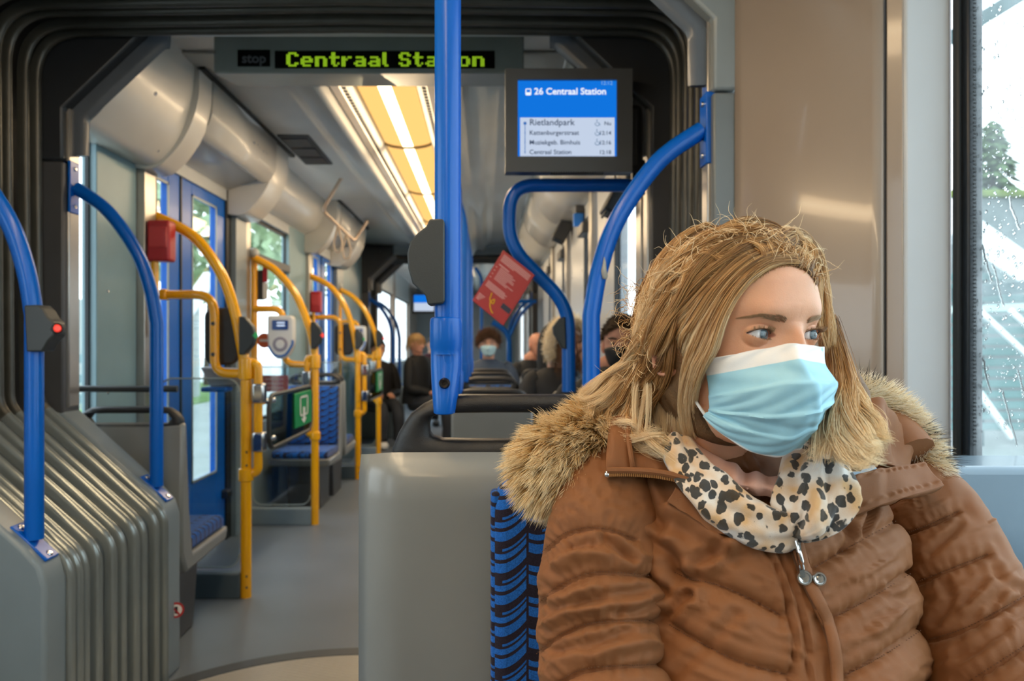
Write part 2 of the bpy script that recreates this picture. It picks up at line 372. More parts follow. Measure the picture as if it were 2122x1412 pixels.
# ---- left side of the far car
def pane(name, x, y0, y1, z0, z1, parent, mat=None, t=.006): return MB().box(x-t/2, x+t/2, y0, y1, z0, z1).obj(name, mat or GLASS, parent)
wl = empty('wall_left', (XL, 2.74, 0), kind='structure')
def panel(y0, y1, z0, z1, mat, x0=XL-.06, x1=XL, parent=None, name='panel', bevel=.004): return MB().box(x0, x1, y0, y1, z0, z1).obj(name, mat, parent or wl, bevel=bevel)
panel(2.74, 3.01, 0, .78, GREYB); panel(2.74, 3.01, 1.97, 2.4, GREYL)
p_ = panel(3.012, 3.355, 0, 2.4, TEAL)
for z in (.95, 1.36, 1.96): screw(Vector((XL, 3.10, z)), (1, 0, 0), .006, wl)
panel(3.357, 3.47, 0, 2.4, SILV, XL-.06, XL+.035, name='post'); panel(3.472, 3.545, 0, 2.4, POSTG, XL-.06, XL+.01, name='post')
panel(3.545, 4.52, 1.985, 2.4, GREYL, name='door_header')
panel(4.52, 4.60, 0, 2.4, SEAL, name='post'); panel(4.60, 4.80, 0, 2.4, GREYB, XL-.06, XL+.03, name='post'); panel(4.80, 4.93, 0, 2.4, SILV, XL-.06, XL+.015, name='post')
panel(4.93, 5.95, 0, .62, GREYB); panel(4.93, 5.95, 1.99, 2.4, GREYL)
panel(5.95, 6.50, 0, 2.4, TEAL, name='pillar'); panel(6.50, 6.62, 0, 2.4, SILV, XL-.06, XL+.03, name='post')
panel(6.62, 7.72, 1.96, 2.4, GREYL, name='door_header'); panel(7.72, 8.05, 0, 2.4, GREYB, XL-.06, XL+.03, name='post'); panel(8.05, 9.4, 0, 2.4, TEAL); 
def window(n, x, y0, y1, z0, z1, side=1, transom=None, glass=None):
    e = empty('window_%d' % n, (x, y0, z0), kind='structure')
    b = MB()
    b.box(x-.022, x-.008, y0, y0+.010, z0, z1); b.box(x-.022, x-.008, y1-.010, y1, z0, z1); b.box(x-.022, x-.008, y0+.01, y1-.01, z0, z0+.025); b.box(x-.022, x-.008, y0+.01, y1-.01, z1-.025, z1)
    b.obj('window_frame', SEAL, e)
    pane('pane', x-.015, y0+.008, y1-.008, z0+.02, z1-.02, e, glass)
    if transom:
        MB().box(x-.03, x+.03, y0, y1, transom-.03, transom+.03).obj('transom', POSTG, e, bevel=.006)
        MB().box(x, x+.04, y0+.03, y0+.09, transom-.06, transom+.05).obj('latch', DARKP, e, bevel=.006)
    return e
window(1, XL-.02, 2.74, 3.012, .78, 1.97); window(2, XL-.02, 4.93, 5.95, .62, 1.99, transom=1.72)
# doors: two blue leaves each
def door_leaf(e, y0, y1, z1=1.985, zb=.0):
    x0, x1 = XL-.05, XL-.012; st = .14
    b = MB(); 
    b.prism([(y0, zb+.02), (y1, zb+.02), (y1, z1), (y0, z1)], x0, x1, 'x')
    leaf = MB()
    leaf.box(x0, x1, y0, y0+st, zb+.02, z1); leaf.box(x0, x1, y1-st, y1, zb+.02, z1); leaf.box(x0, x1, y0+st, y1-st, z1-.06, z1); leaf.box(x0, x1, y0+st, y1-st, zb+.02, .42)
    o = leaf.obj('door_leaf', BLUEDOOR, e, bevel=.004)
    pane('pane', (x0+x1)/2, y0+st-.01, y1-st+.01, .41, z1-.05, o, GLASSD)
    gk = MB(); gk.box(x1-.002, x1+.004, y0+st, y0+st+.012, .42, z1-.06); gk.box(x1-.002, x1+.004, y1-st-.012, y1-st, .42, z1-.06); gk.box(x1-.002, x1+.004, y0+st, y1-st, .42, .432); gk.box(x1-.002, x1+.004, y0+st, y1-st, z1-.072, z1-.06)
    gk.obj('glazing_seal', pm('grey_seal', '#9aa4a6', .4), o)
    return o
for n, (a, m, b) in ((1, (3.42, 3.865, 4.52)), (2, (6.60, 7.16, 7.74))):
    d = empty('door_%d' % n, (XL, a, 0), kind='structure'); door_leaf(d, a, m-.008); door_leaf(d, m+.008, b)
    MB().box(XL-.05, XL-.006, m-.009, m+.009, .02, 1.985).obj('centre_seal', SEAL, d)
    MB().box(XL-.02, XL+.03, b-.06, b+.01, .25, .30).obj('door_stop', SEAL, d, bevel=.01)
# white door-drive covers (rounded ducts) over the doors
def cover(name, y0, y1, prof, mat, label, endcap=True):
    P = fillet([Vector((x, 0, z)) for x, z in prof], [0]+[.10]*(len(prof)-2)+[0], 8); P = [(p.x, p.z) for p in P]
    e = empty('trim_duct', (XL, y0, 2.0), kind='structure')
    cx = sum(p[0] for p in P)/len(P); cz = sum(p[1] for p in P)/len(P)
    ys = [y0, y0+.004, y1-.06, y1-.03, y1-.01, y1] if endcap else [y0, y1]
    G = []
    for y in ys:
        k = max(0, (y-(y1-.06))/.06) if endcap else 0; k = 1-.12*k*k
        G.append([(XL-.03+(p[0]-(XL-.03))*k, y, 2.36+(p[1]-2.36)*k) for p in P])
    b = MB(); b.grid(G)
    b.add([(p[0], y0, p[1]) for p in G[0] and [(g[0], g[2]) for g in G[0]]]+[(XL-.03, y0, 2.36)], [tuple(range(len(P)+1))])
    b.add([(g[0], y1, g[2]) for g in G[-1]]+[(XL-.03, y1, 2.36)], [tuple(range(len(P)+1))])
    b.obj('cover_shell', mat, e, sharp=35)
    return e
c1 = cover('duct_cover', 2.745, 3.34, [(XL+.26, 2.37), (XL+.25, 2.20), (XL+.19, 2.02), (XL+.09, 1.915), (XL-.02, 1.93)], DUCT, 'white rounded ceiling cover with two screws beside the dark portal', False)
for (px, py, Y) in ((238, 240, 3.02), (333, 300, 3.26)):
    pp = W(px, py, Y); screw(Vector((XL+.223, Y, 2.125)) if py < 280 else Vector((XL+.135, Y, 1.968)), (.8, 0, -.5), .012, c1)
DEEP = [(XL+.28, 2.37), (XL+.275, 2.17), (XL+.20, 2.01), (XL+.09, 1.90), (XL-.02, 1.915)]; SHAL = [(XL+.28, 2.37), (XL+.275, 2.17), (XL+.235, 2.105), (XL+.20, 2.095), (XL+.185, 2.12), (XL-.02, 2.05)]
def cover_shallow(e, y0, y1):
    P = fillet([Vector((x, 0, z)) for x, z in SHAL], [0, .06, .03, .015, .02, 0], 6)
    MB().grid([[(p.x, y, p.z) for p in P] for y in (y0, y1)]).obj('cover_shell', DUCT, e, sharp=50, solid=.006)
c2 = cover('duct_cover', 3.34, 3.50, DEEP, DUCT, '', False); cover_shallow(c2, 3.495, 4.55); cover('duct_cover', 4.54, 4.90, DEEP, DUCT, '')
D3 = DEEP
c3 = cover('duct_cover', 6.45, 6.6, D3, DUCT, '', False); cover_shallow(c3, 6.595, 7.55); cover('duct_cover', 7.54, 8.0, D3, DUCT, '')
c4 = cover('duct_cover', 4.90, 6.45, [(XL+.17, 2.36), (XL+.165, 2.22), (XL+.10, 2.10), (XL-.02, 2.05)], DUCT, 'slim white ceiling cover above the side window between the doors', False)
for c, y0, y1 in ((c2, 3.34, 4.90), (c3, 6.45, 8.0)):
    MB().box(XL+.27, XL+.30, y0, y1+.02, 2.335, 2.37).obj('shadow_gap', SEAL, c)
# stickers on the second cover
def cover_pt(t, y):      # point on the slanted face of c2 (t from lower to upper edge)
    a, b = Vector((XL+.232, y, 2.105)), Vector((XL+.276, y, 2.18)); d = (b-a).normalized(); n = Vector((d.z, 0, -d.x))
    return a+(b-a)*t+n*.006
n_face = Vector((.86, 0, -.5)).normalized()
def sticker(y0, y1, t0, t1, mat, name, off=0.):
    o = n_face*off
    return MB().add([cover_pt(t0, y0)+o, cover_pt(t0, y1)+o, cover_pt(t1, y1)+o, cover_pt(t1, y0)+o], [(0, 1, 2, 3)]).obj(name, mat, c2, solid=.001, off=0)
sticker(4.05, 4.45, .1, .75, pm('sticker_blue', '#1b76b8', .4), 'blue_sticker'); sticker(4.22, 4.44, .45, .85, WHITE, 'sticker_corner', .001)
PALES = pm('sticker_pale', '#c3c9cf', .4)
def side_pt(t, y): return Vector((XL+.2805, y, 2.20+.13*t))
s_ = MB().add([side_pt(.0, 4.05), side_pt(.0, 4.42), side_pt(1, 4.42), side_pt(1, 4.05)], [(0, 1, 2, 3)]).obj('map_sticker', PALES, c2, solid=.001, off=0)
lm = MB()
for k in range(34):
    y, t = 4.07+R.random()*.31, .06+R.random()*.8; l = .008+R.random()*.02
    a = side_pt(t, y)+Vector((.002, 0, 0)); lm.add([a, a+Vector((0, l, 0)), a+Vector((0, l, .006)), a+Vector((0, 0, .006))], [(0, 1, 2, 3)])
tag(lm.obj('map_print', pm('map_ink', '#5a7396', .5), c2), kind='stuff')
# vent grille in the ceiling
vg = empty('ceiling_vent', (XC-.67, 4.7, 2.34), 'dark grey slotted air vent in the ceiling left of the lights', 'vent')
MB().box(XC-.76, XC-.58, 4.42, 5.12, 2.335, 2.352).obj('vent_frame', pm('vent_grey', '#4a4d50', .5), vg, bevel=.004)
for k in range(3): MB().box(XC-.745, XC-.595, 4.45+.225*k, 4.64+.225*k, 2.328, 2.337).obj('louvre', pm('vent_dark', '#2c2e31', .5), vg, bevel=.004)

# ---- right side of the far car: panels, posts, windows
wr = empty('wall_right', (XR, 2.74, 0), kind='structure')
def rpanel(y0, y1, z0, z1, mat, dx=0., name='panel'): return MB().box(XR-dx, XR+.06, y0, y1, z0, z1).obj(name, mat, wr, bevel=.004)
WR = [(3.06, 3.70, 4.32), (4.48, 4.86, 5.70), (5.84, 6.25, 7.0), (7.12, 7.6, 8.4)]
for i, (a, b, c) in enumerate(WR):
    rpanel(a-.11, a, 0, 2.4, SILV, .03, 'post'); rpanel(a, b, 0, .72, GREYB); rpanel(a, b, 1.93, 2.4, GREYL); rpanel(b, c, 0, 2.4, PILW)
    MB().box(XR-.006, XR+.002, b-.006, b+.012, .72, 2.0).obj('rubber_strip', SEAL, wr)
    for z in (1.1, 1.62): screw(Vector((XR, b+.12, z)), (-1, 0, 0), .006, wr); screw(Vector((XR, c-.10, z)), (-1, 0, 0), .006, wr)
    window(3+i, XR+.03, a, b, .72, 1.93)
    MB().box(XR-.06, XR+.02, a+.04, a+.30, 1.80, 1.87).obj('window_latch_rail', POSTG, wr, bevel=.01)
rpanel(8.4, 9.4, 0, 2.4, POSTG); rpanel(2.74, 2.95, 0, 2.4, CHAR)
# long cove along the right-hand edge of the ceiling
P = fillet([Vector((x, 0, z)) for x, z in ((XR-.28, 2.36), (XR-.27, 2.20), (XR-.12, 2.04), (XR+.02, 2.03))], .08, 6)
cv = empty('trim_5', (XR, 2.9, 2.0), kind='structure')
for a, b in ((2.76, 4.4), (4.41, 5.77), (5.78, 7.05), (7.06, 9.38)):
    MB().grid([[(p.x, y, p.z) for p in P] for y in (a, b)]).obj('cove_panel', DUCT, cv, solid=.008)
tag(cv, kind='structure')

# ---- third car, seen through the next joint
w3 = empty('wall_third_car', (XC, 10.2, 0), kind='structure')
for s, x in ((-1, XC-1.08), (1, XC+1.06)):
    for a, b, z0, z1, m in ((10.22, 10.5, 0, 2.4, GREYB), (10.5, 12.6, 0, .8, GREYB), (10.5, 12.6, 1.95, 2.4, GREYL), (12.6, 12.9, 0, 2.4, TAN), (12.9, 15.2, 0, .8, GREYB), (12.9, 15.2, 1.95, 2.4, GREYL), (15.2, 17, 0, 2.4, TAN)):
        MB().box(min(x, x+s*.06), max(x, x+s*.06), a, b, z0, z1).obj('panel', m, w3, bevel=.004)
MB().box(XC-1.1, XC-.42, 16.9, 17.0, 0, 2.4).obj('end_panel', GREYB, w3); MB().box(XC+.42, XC+1.1, 16.9, 17.0, 0, 2.4).obj('end_panel', GREYB, w3)
MB().box(XC-.43, XC+.43, 16.92, 16.98, 0, 2.4).obj('cab_door', pm('cab_grey', '#8d8f90', .4), w3)
for n, x, a, b in ((8, XC-1.1, 10.5, 12.6), (9, XC-1.1, 12.9, 15.2), (10, XC+1.08, 10.5, 12.6), (11, XC+1.08, 12.9, 15.2)): window(n, x, a, b, .8, 1.95)

# ---- near car: angled beige panel, white pillar, wet window, ledge; window side on the left
nw = empty('wall_right_near', (.65, 2.0, 0), kind='structure')
A0, A1 = (.620, 1.905), (.85, 1.575)
def slab(p, q, z0, z1, mat, t=.03, name='panel', bevel=.004):
    d = Vector((q[0]-p[0], q[1]-p[1])).normalized(); n = Vector((d.y, -d.x))*t
    if n.x < 0: n = -n
    return MB().prism([p, q, (q[0]+n.x, q[1]+n.y), (p[0]+n.x, p[1]+n.y)], z0, z1, 'z').obj(name, mat, nw, bevel=bevel)
def lerp2(t): return (A0[0]+(A1[0]-A0[0])*t, A0[1]+(A1[1]-A0[1])*t)
# gently bowed beige panel
d = Vector((A1[0]-A0[0], A1[1]-A0[1])); nrm = Vector((d.y, -d.x)).normalized()
if nrm.x > 0: nrm = -nrm
G = []
for z in (0.0, 2.3):
    G.append([(lerp2(t)[0]+nrm.x*bow, lerp2(t)[1]+nrm.y*bow, z) for t, bow in [(t, .012*math.sin(math.pi*min(t/.86, 1))) for t in np.linspace(0, .905, 16)]])
MB().grid(G).obj('beige_panel', TAN, nw, solid=.01)
slab(lerp2(.912), lerp2(1.0), 0, 2.3, TAN, name='beige_strip', bevel=.003)
slab(lerp2(.90), lerp2(.92), 0, 2.3, SEAL, .02, 'seam')
screw(W(1541, 207, 1.89)+Vector((0, -.012, 0)), (-.8, -.6, 0), .012, nw, pm('lock_dark', '#4a453f', .3, metal=.6))
slab((.85, 1.573), (.94, 1.556), 0, 2.3, PILW, name='white_pillar', bevel=.008)
slab((.935, 1.552), (.950, 1.552), .5, 2.3, SEAL, .02, 'window_rubber'); 
wn_e = empty('window_12', (.95, 1.5, 1.0), kind='structure')
MB().box(.945, .975, 1.515, 1.555, .55, 2.2).obj('window_frame', pm('frame_navy', '#131c26', .4), wn_e, bevel=.004)
MB().box(.945, .975, -1.6, 1.55, 2.08, 2.3).obj('window_frame', GREYL, wn_e, bevel=.004)
MB().box(.945, .975, -1.6, -1.5, .55, 2.2).obj('window_frame', SEAL, wn_e, bevel=.004)
MB().box(.956, .962, -1.55, 1.535, .56, 2.1).obj('pane', WETG, wn_e)
dots = MB()       # fritted dots along the pane's edge
for k in range(150):
    for j in range(1): dots.box(.951, .9555, 1.5075-(.002 if k % 2 else 0), 1.5095-(.002 if k % 2 else 0), .95+.0075*k, .9535+.0075*k)
tag(dots.obj('frit_dots', SEAL, wn_e), kind='stuff')
def water_mat():
    m = bpy.data.materials.new('rain_water'); m.use_nodes = True; t = m.node_tree; t.nodes.clear(); o = t.nodes.new('ShaderNodeOutputMaterial'); g = t.nodes.new('ShaderNodeBsdfRefraction'); g.inputs['IOR'].default_value = 1.33; g.inputs['Roughness'].default_value = .02
    gl = t.nodes.new('ShaderNodeBsdfGlossy'); gl.inputs['Roughness'].default_value = .03; mx = t.nodes.new('ShaderNodeMixShader'); mx.inputs[0].default_value = .06; t.links.new(g.outputs[0], mx.inputs[1]); t.links.new(gl.outputs[0], mx.inputs[2]); t.links.new(mx.outputs[0], o.inputs[0]); return m
dr = MB(); rd = random.Random(4)
for k in range(1100):
    y, z = 1.30+.23*rd.random(), .97+1.0*rd.random()**.9; r = .0012+.0032*rd.random()**2.2
    if z > 1.75 and rd.random() < .5: continue
    dr.lathe([(r, 0), (r*.92, r*.22), (r*.7, r*.42), (r*.38, r*.55), (.00005, r*.6)], (.9625, y, z), (1, 0, 0), 8)
for (y, z, n) in ((1.50, 1.34, 9), (1.47, 1.30, 10), (1.42, 1.42, 8), (1.50, 1.12, 8), (1.40, 1.10, 10), (1.44, 1.06, 12)):      # rivulets
    yy = y
    for k in range(n*3): yy -= .0022*rd.random(); dr.lathe([(.003, 0), (.0024, .0012), (.00005, .0016)], (.9625, yy, z-.0034*k*.8), (1, 0, 0), 8)
tag(dr.obj('rain_drops', water_mat(), wn_e, sharp=180), kind='stuff')
MB().box(.93, 1.0, -2.6, 1.545, 0, .80).obj('lower_panel', GREYB, nw, bevel=.01)
MB().box(.93, 1.0, -2.6, -1.55, 0, 2.3).obj('rear_panel', GREYL, nw)
# near car, left and rear sides (outside the picture, they light and reflect)
wl2 = empty('wall_left_near', (-1.6, 0, 0), kind='structure')
MB().box(-1.62, -1.56, -2.6, 1.9, 0, .78).obj('lower_panel', GREYB, wl2); MB().box(-1.62, -1.56, -2.6, 1.9, 1.98, 2.4).obj('upper_panel', GREYL, wl2)
for y, y2 in ((-2.6, -1.6), (-.55, .15), (1.3, 1.9)): MB().box(-1.62, -1.56, y, y2, .78, 1.98).obj('pillar', GREYL, wl2)
window(13, -1.58, -1.6, -.55, .78, 1.98); window(14, -1.58, .15, 1.3, .78, 1.98)
MB().box(-1.62, -1.47, 1.86, 1.93, 0, 2.4).obj('end_post', GREYL, wl2)
MB().box(-1.62, 1.0, -2.7, -2.6, 0, 2.4).obj('wall_rear', GREYL); tag(bpy.data.objects['wall_rear'], kind='structure')
tag(MB().box(.66, 1.05, -2.6, 1.9, 2.22, 2.3).obj('ceiling_edge_near', CEIL), kind='structure')
lg = empty('trim_6', (.5, 1.2, .9), kind='structure')
MB().box(.10, .99, 1.205, 1.34, .55, .957).obj('ledge_panel', pm('ledge_blue_grey', '#70879a', .33, coat=.3), lg, bevel=.012, seg=3)
# ---------------------------------------------------------------- fabric of the seats: blue dashes with dark maroon gaps
def fabric_mat(name, horiz='X', vert='Z', s=1.0):
    m = bpy.data.materials.new(name); m.use_nodes = True; t = m.node_tree; b = t.nodes['Principled BSDF']
    tc = t.nodes.new('ShaderNodeTexCoord'); sp = t.nodes.new('ShaderNodeSeparateXYZ'); t.links.new(tc.outputs['Object'], sp.inputs[0])
    def mt(op, a, c=None, clamp=False):
        n = t.nodes.new('ShaderNodeMath'); n.operation = op; n.use_clamp = clamp
        for i, q in enumerate((a, c)):
            if q is None: continue
            if isinstance(q, (int, float)): n.inputs[i].default_value = q
            else: t.links.new(q, n.inputs[i])
        return n.outputs[0]
    u0 = mt('MULTIPLY', sp.outputs[horiz], 17.5*s); v0 = mt('MULTIPLY', sp.outputs[vert], 22*s)
    col = mt('FLOOR', u0); u = mt('FRACT', u0)
    sag = mt('MULTIPLY', mt('POWER', mt('ABSOLUTE', mt('SUBTRACT', u, .3)), 2.0), 1.1)
    v = mt('FRACT', mt('SUBTRACT', mt('ADD', v0, mt('MULTIPLY', col, .37)), sag))
    def band(lo, hi): return mt('MULTIPLY', mt('GREATER_THAN', v, lo), mt('LESS_THAN', v, hi))
    blue = mt('MAXIMUM', mt('MAXIMUM', band(.04, .34), band(.46, .64)), mt('MULTIPLY', band(.72, .80), mt('GREATER_THAN', u, .4)))
    blue = mt('MULTIPLY', blue, mt('GREATER_THAN', u, .06))
    wv = t.nodes.new('ShaderNodeTexNoise'); wv.inputs['Scale'].default_value = 700; t.links.new(tc.outputs['Object'], wv.inputs['Vector'])
    mix = t.nodes.new('ShaderNodeMix'); mix.data_type = 'RGBA'; mix.inputs[6].default_value = lin('#241d2a'); mix.inputs[7].default_value = lin('#1d63b8'); t.links.new(blue, mix.inputs[0])
    mul = t.nodes.new('ShaderNodeMix'); mul.data_type = 'RGBA'; mul.blend_type = 'MULTIPLY'; mul.inputs[0].default_value = .75
    t.links.new(mix.outputs[2], mul.inputs[6]); rp = t.nodes.new('ShaderNodeValToRGB'); rp.color_ramp.elements[0].position = .3; rp.color_ramp.elements[1].position = .7; rp.color_ramp.elements[0].color = (.45, .45, .45, 1); rp.color_ramp.elements[1].color = (1.3, 1.3, 1.3, 1)
    t.links.new(wv.outputs['Fac'], rp.inputs[0]); t.links.new(rp.outputs[0], mul.inputs[7]); t.links.new(mul.outputs[2], b.inputs['Base Color'])
    bp = t.nodes.new('ShaderNodeBump'); bp.inputs['Strength'].default_value = .5; bp.inputs['Distance'].default_value = .001; t.links.new(wv.outputs['Fac'], bp.inputs['Height']); t.links.new(bp.outputs[0], b.inputs['Normal'])
    b.inputs['Roughness'].default_value = .9; b.inputs['Sheen Weight'].default_value = .15; b.inputs['Specular IOR Level'].default_value = .2
    return m
FAB = fabric_mat('seat_fabric_back'); FABT = fabric_mat('seat_fabric_cushion', 'X', 'Y')

# ---------------------------------------------------------------- seats
def ring_frame(name, outer, inner, y, dep, mat, parent, n=72):
    """rounded frame between two closed loops in the XZ plane (black grab handle on a seat back)"""
    def resample(L, c):
        L = [Vector((p[0], p[1])) for p in L]; L.append(L[0]); out = []
        for k in range(n):
            a = 2*math.pi*k/n; d = Vector((math.cos(a), math.sin(a))); best = None
            for i in range(len(L)-1):
                p, q = L[i]-c, L[i+1]-c; e = q-p; den = d.x*e.y-d.y*e.x
                if abs(den) < 1e-12: continue
                t_ = (p.x*e.y-p.y*e.x)/den; s_ = (p.x*d.y-p.y*d.x)/den
                if t_ > 0 and -1e-6 <= s_ <= 1+1e-6 and (best is None or t_ < best): best = t_
            out.append(c+d*(best or .01))
        return out
    c = sum((Vector((p[0], p[1])) for p in inner), Vector((0, 0)))/len(inner)
    O, I = resample(outer, c), resample(inner, c); G = []
    for k in range(n):
        row = []
        for j in range(12):
            a = 2*math.pi*j/12; ca, sa = math.cos(a), math.sin(a)
            ca = math.copysign(abs(ca)**.7, ca); sa = math.copysign(abs(sa)**.7, sa)
            p = (O[k]+I[k])/2+(O[k]-I[k])/2*ca; row.append((p.x, y+dep*sa, p.y))
        G.append(row)
    return MB().grid(G, closeu=True, closev=True).obj(name, mat, parent, sharp=70)
def rounded_rect(x0, x1, z0, z1, r, n=6):
    P = []
    for cx, cz, a0 in ((x1-r, z1-r, 0), (x0+r, z1-r, 90), (x0+r, z0+r, 180), (x1-r, z0+r, 270)):
        for k in range(n+1): a = math.radians(a0+90*k/n); P.append((cx+r*math.cos(a), cz+r*math.sin(a)))
    return P
def seat(x0, x1, yb, facing, label, zc=.42, zt=.95, group=None, floor=0.):
    """a moulded seat: facing -1 looks towards the camera (-Y), +1 away; yb = y of the back shell"""
    e = empty('tram_seat', ((x0+x1)/2, yb, floor), label, 'seat', group); f = facing
    def yy(d): return yb+f*d
    # shell: back and pan in one curved side profile
    prof = [(0, zt-.06), (-.035, zt-.06), (-.05, .60), (-.045, zc-.02), (.0, zc-.10), (.43, zc-.085), (.455, zc-.03), (.43, zc-.035), (.06, zc-.04), (.025, .55)]
    MB().prism([(yy(a), b) for a, b in prof], x0, x1, 'x').obj('shell', GREY, e, bevel=.012, seg=2)
    MB().prism([(yy(.005), zt-.085), (yy(.045), zt-.11), (yy(.075), .58), (yy(.07), zc+.02), (yy(.025), zc+.01)], x0+.018, x1-.018, 'x').obj('back_cushion', FAB, e, bevel=.014, seg=3)
    MB().prism([(yy(.03), zc-.04), (yy(.44), zc-.035), (yy(.452), zc-.005), (yy(.43), zc+.02), (yy(.03), zc+.012)], x0+.015, x1-.015, 'x').obj('seat_cushion', FABT, e, bevel=.014, seg=3)
    cx = (x0+x1)/2; hw = (x1-x0)/2
    outer = [(cx-hw+.002, zt-.085), (cx-hw+.012, zt-.04), (cx-hw+.045, zt-.006), (cx-hw+.08, zt), (cx+hw-.08, zt), (cx+hw-.045, zt-.006), (cx+hw-.012, zt-.04), (cx+hw-.002, zt-.085)]
    inner = rounded_rect(cx-hw+.05, cx+hw-.05, zt-.062, zt-.026, .014)
    ring_frame('handle', outer, inner, yy(-.012), .024, BLACKP, e, 48)
    MB().prism([(yy(.0), floor), (yy(.30), floor), (yy(.36), zc-.09), (yy(-.02), zc-.09)], cx-hw*.55, cx+hw*.55, 'x').obj('pedestal', POSTG, e, bevel=.01)
    return e
GR = 'blue fabric seats in rows on the window side'
ordn = ['nearest', 'second', 'third', 'fourth', 'fifth', 'sixth']
for i, y in enumerate((3.42, 4.6, 5.4, 6.1, 7.2)):
    if i == 0: seat(-.155, .205, y, 1, 'grey backed aisle seat facing away just beyond the joint', group=GR)
    else: seat(-.155, .205, y, -1, 'blue fabric aisle seat facing us beyond the joint, %s of its column' % ordn[i], group=GR)
    seat(.265, .585, y-.02, -1, 'blue fabric window seat facing us beyond the joint, %s of its column' % ordn[i], group=GR)
seat(XL+.02, -1.10, 2.84, 1, 'seat facing away beside the dark portal, grey side and blue cushion', zc=.405, zt=.92)
seat(XL+.05, -1.06, 5.66, -1, 'blue patterned seat facing us between the two blue doors', zc=.40, zt=.93)
seat(XL+.05, -1.06, 5.82, 1, 'seat facing away, back to back with the blue patterned seat', zc=.40, zt=.93)
# bar behind the portal seat
bs = MB().tube([Vector((XL+.01, 2.80, .985)), Vector((-1.12, 2.80, .985))], .012, 10).obj('seat_rail', DARKP)
tag(bs, 'thin dark grab bar above the seat beside the portal', 'grab bar')
# near seat: grey rear shell with a black handle, its back towards us
ns = empty('tram_seat', (.05, 1.22, 0), 'grey plastic seat back with black grab handle, left of the sitting woman', 'seat')
X0, X1 = W(800, 960, 1.2).x, .262
Zt = W(0, 960, 1.2).z
G = []
for z in np.linspace(0, 1, 40):
    row = []
    zz = Zt*z
    for k in np.linspace(0, 1, 40):
        x = X0+(X1-X0)*k; ed = min(k, 1-k)*(X1-X0); rnd = .018*max(0, 1-ed/.02)**2; top = .012*max(0, 1-(Zt-zz)/.014)**2
        cz = .42-.12*k
        y = 1.196+rnd+top + .030*math.exp(-((x-.16)/.10)**2)/(1+math.exp(-(.80-zz)/.04)) - .010*math.exp(-((x+.0)/.09)**2-((zz-.62)/.22)**2)
        row.append((x, y, zz))
    G.append(row)
MB().grid(G).obj('shell', GREY, ns, solid=.05, off=-1)
def zp(py): return W(0, py, 1.2).z
def xp(px): return W(px, 0, 1.2).x
xm = 2*(.05); 
outer = [(xp(806), zp(962)), (xp(812), zp(930)), (xp(826), zp(894)), (xp(850), zp(858)), (xp(884), zp(832)), (xp(925), zp(821)), (xp(960), zp(818))]
outer = outer+[(X0+X1-x, z) for x, z in reversed(outer)]
inner = rounded_rect(xp(890), X0+X1-xp(890), zp(911), zp(857), .018)
ring_frame('handle', outer, inner, 1.215, .026, BLACKP, ns, 110)
# the woman's own seat
ws = empty('tram_seat', (.25, 1.16, 0), 'seat with dark blue patterned fabric that the woman sits on', 'seat')
MB().prism(rounded_rect(.006, .50, .38, .955, .05), 1.105, 1.185).obj('back_cushion', FAB, ws, bevel=.022, seg=4)
MB().prism(rounded_rect(.01, .50, .60, 1.15, .05), .36, .43, 'z').obj('seat_cushion', FABT, ws, bevel=.02, seg=3)
MB().box(.02, .49, .66, 1.14, .30, .36).obj('pan', GREY, ws, bevel=.01); MB().box(.12, .40, .75, 1.1, 0.0, .30).obj('pedestal', POSTG, ws, bevel=.01)
MB().box(.006, .021, 1.112, 1.180, .40, .935).obj('edge_piping', fabric_mat('piping_fabric', 'Y', 'Z', .9), ws, bevel=.006)

# ---------------------------------------------------------------- blue grab poles of the joint
def side_tube(y, s, label, name='grab_pole', foot=True, bracket=True, box=None):
    e = empty(name, (XC+s*.70, y, .64), label, 'grab pole', 'bent blue tubes of the joint')
    P = [(.705, .66), (.705, 1.22), (.728, 1.345), (.775, 1.47), (.875, 1.61), (.985, 1.69)]
    pts = [Vector((XC+s*.705, y, .655))]+cr([Vector((XC+s*x, y, z)) for x, z in P[1:]], 9)
    MB().tube(pts, .0225, 18).obj('tube', BLUE, e)
    if foot:
        M = Matrix.Rotation(-s*-.733 if s < 0 else .733*s, 3, 'Y')
        c = Vector((XC+s*.705, y, .648)); M = Matrix.Rotation(math.radians(42)*s*-1, 3, 'Y') if s > 0 else Matrix.Rotation(math.radians(42), 3, 'Y')
        MB().obox(c, .125, .055, .010, M).obj('foot_plate', BLUE, e, bevel=.003)
        for k in (-1, 1): screw(c+M @ Vector((k*.048, 0, .005)), M @ Vector((0, 0, 1)), .009, e)
    if bracket:
        MB().box(XC+s*1.0-.012, XC+s*1.0+.012, y-.03, y+.03, 1.60, 1.78).obj('bracket', BLUE, e, bevel=.003)
        for z in (1.625, 1.755): screw(Vector((XC+s*.987, y, z)), (-s, 0, 0), .007, e)
    return e
t1 = side_tube(1.955, -1, 'bent blue pole with red stop button at the picture edge')
t2 = side_tube(2.68, -1, 'bent blue pole rising from the far end of the grey ribbed cover')
t3 = side_tube(1.955, 1, 'bent blue pole with a worn paint patch behind the woman\'s head')
side_tube(9.46, -1, 'bent blue pole at the second joint, beside its dark frame'); side_tube(10.16, -1, 'bent blue pole at the far end of the second joint')
side_tube(9.46, 1, 'bent blue pole at the second joint, on the window side')
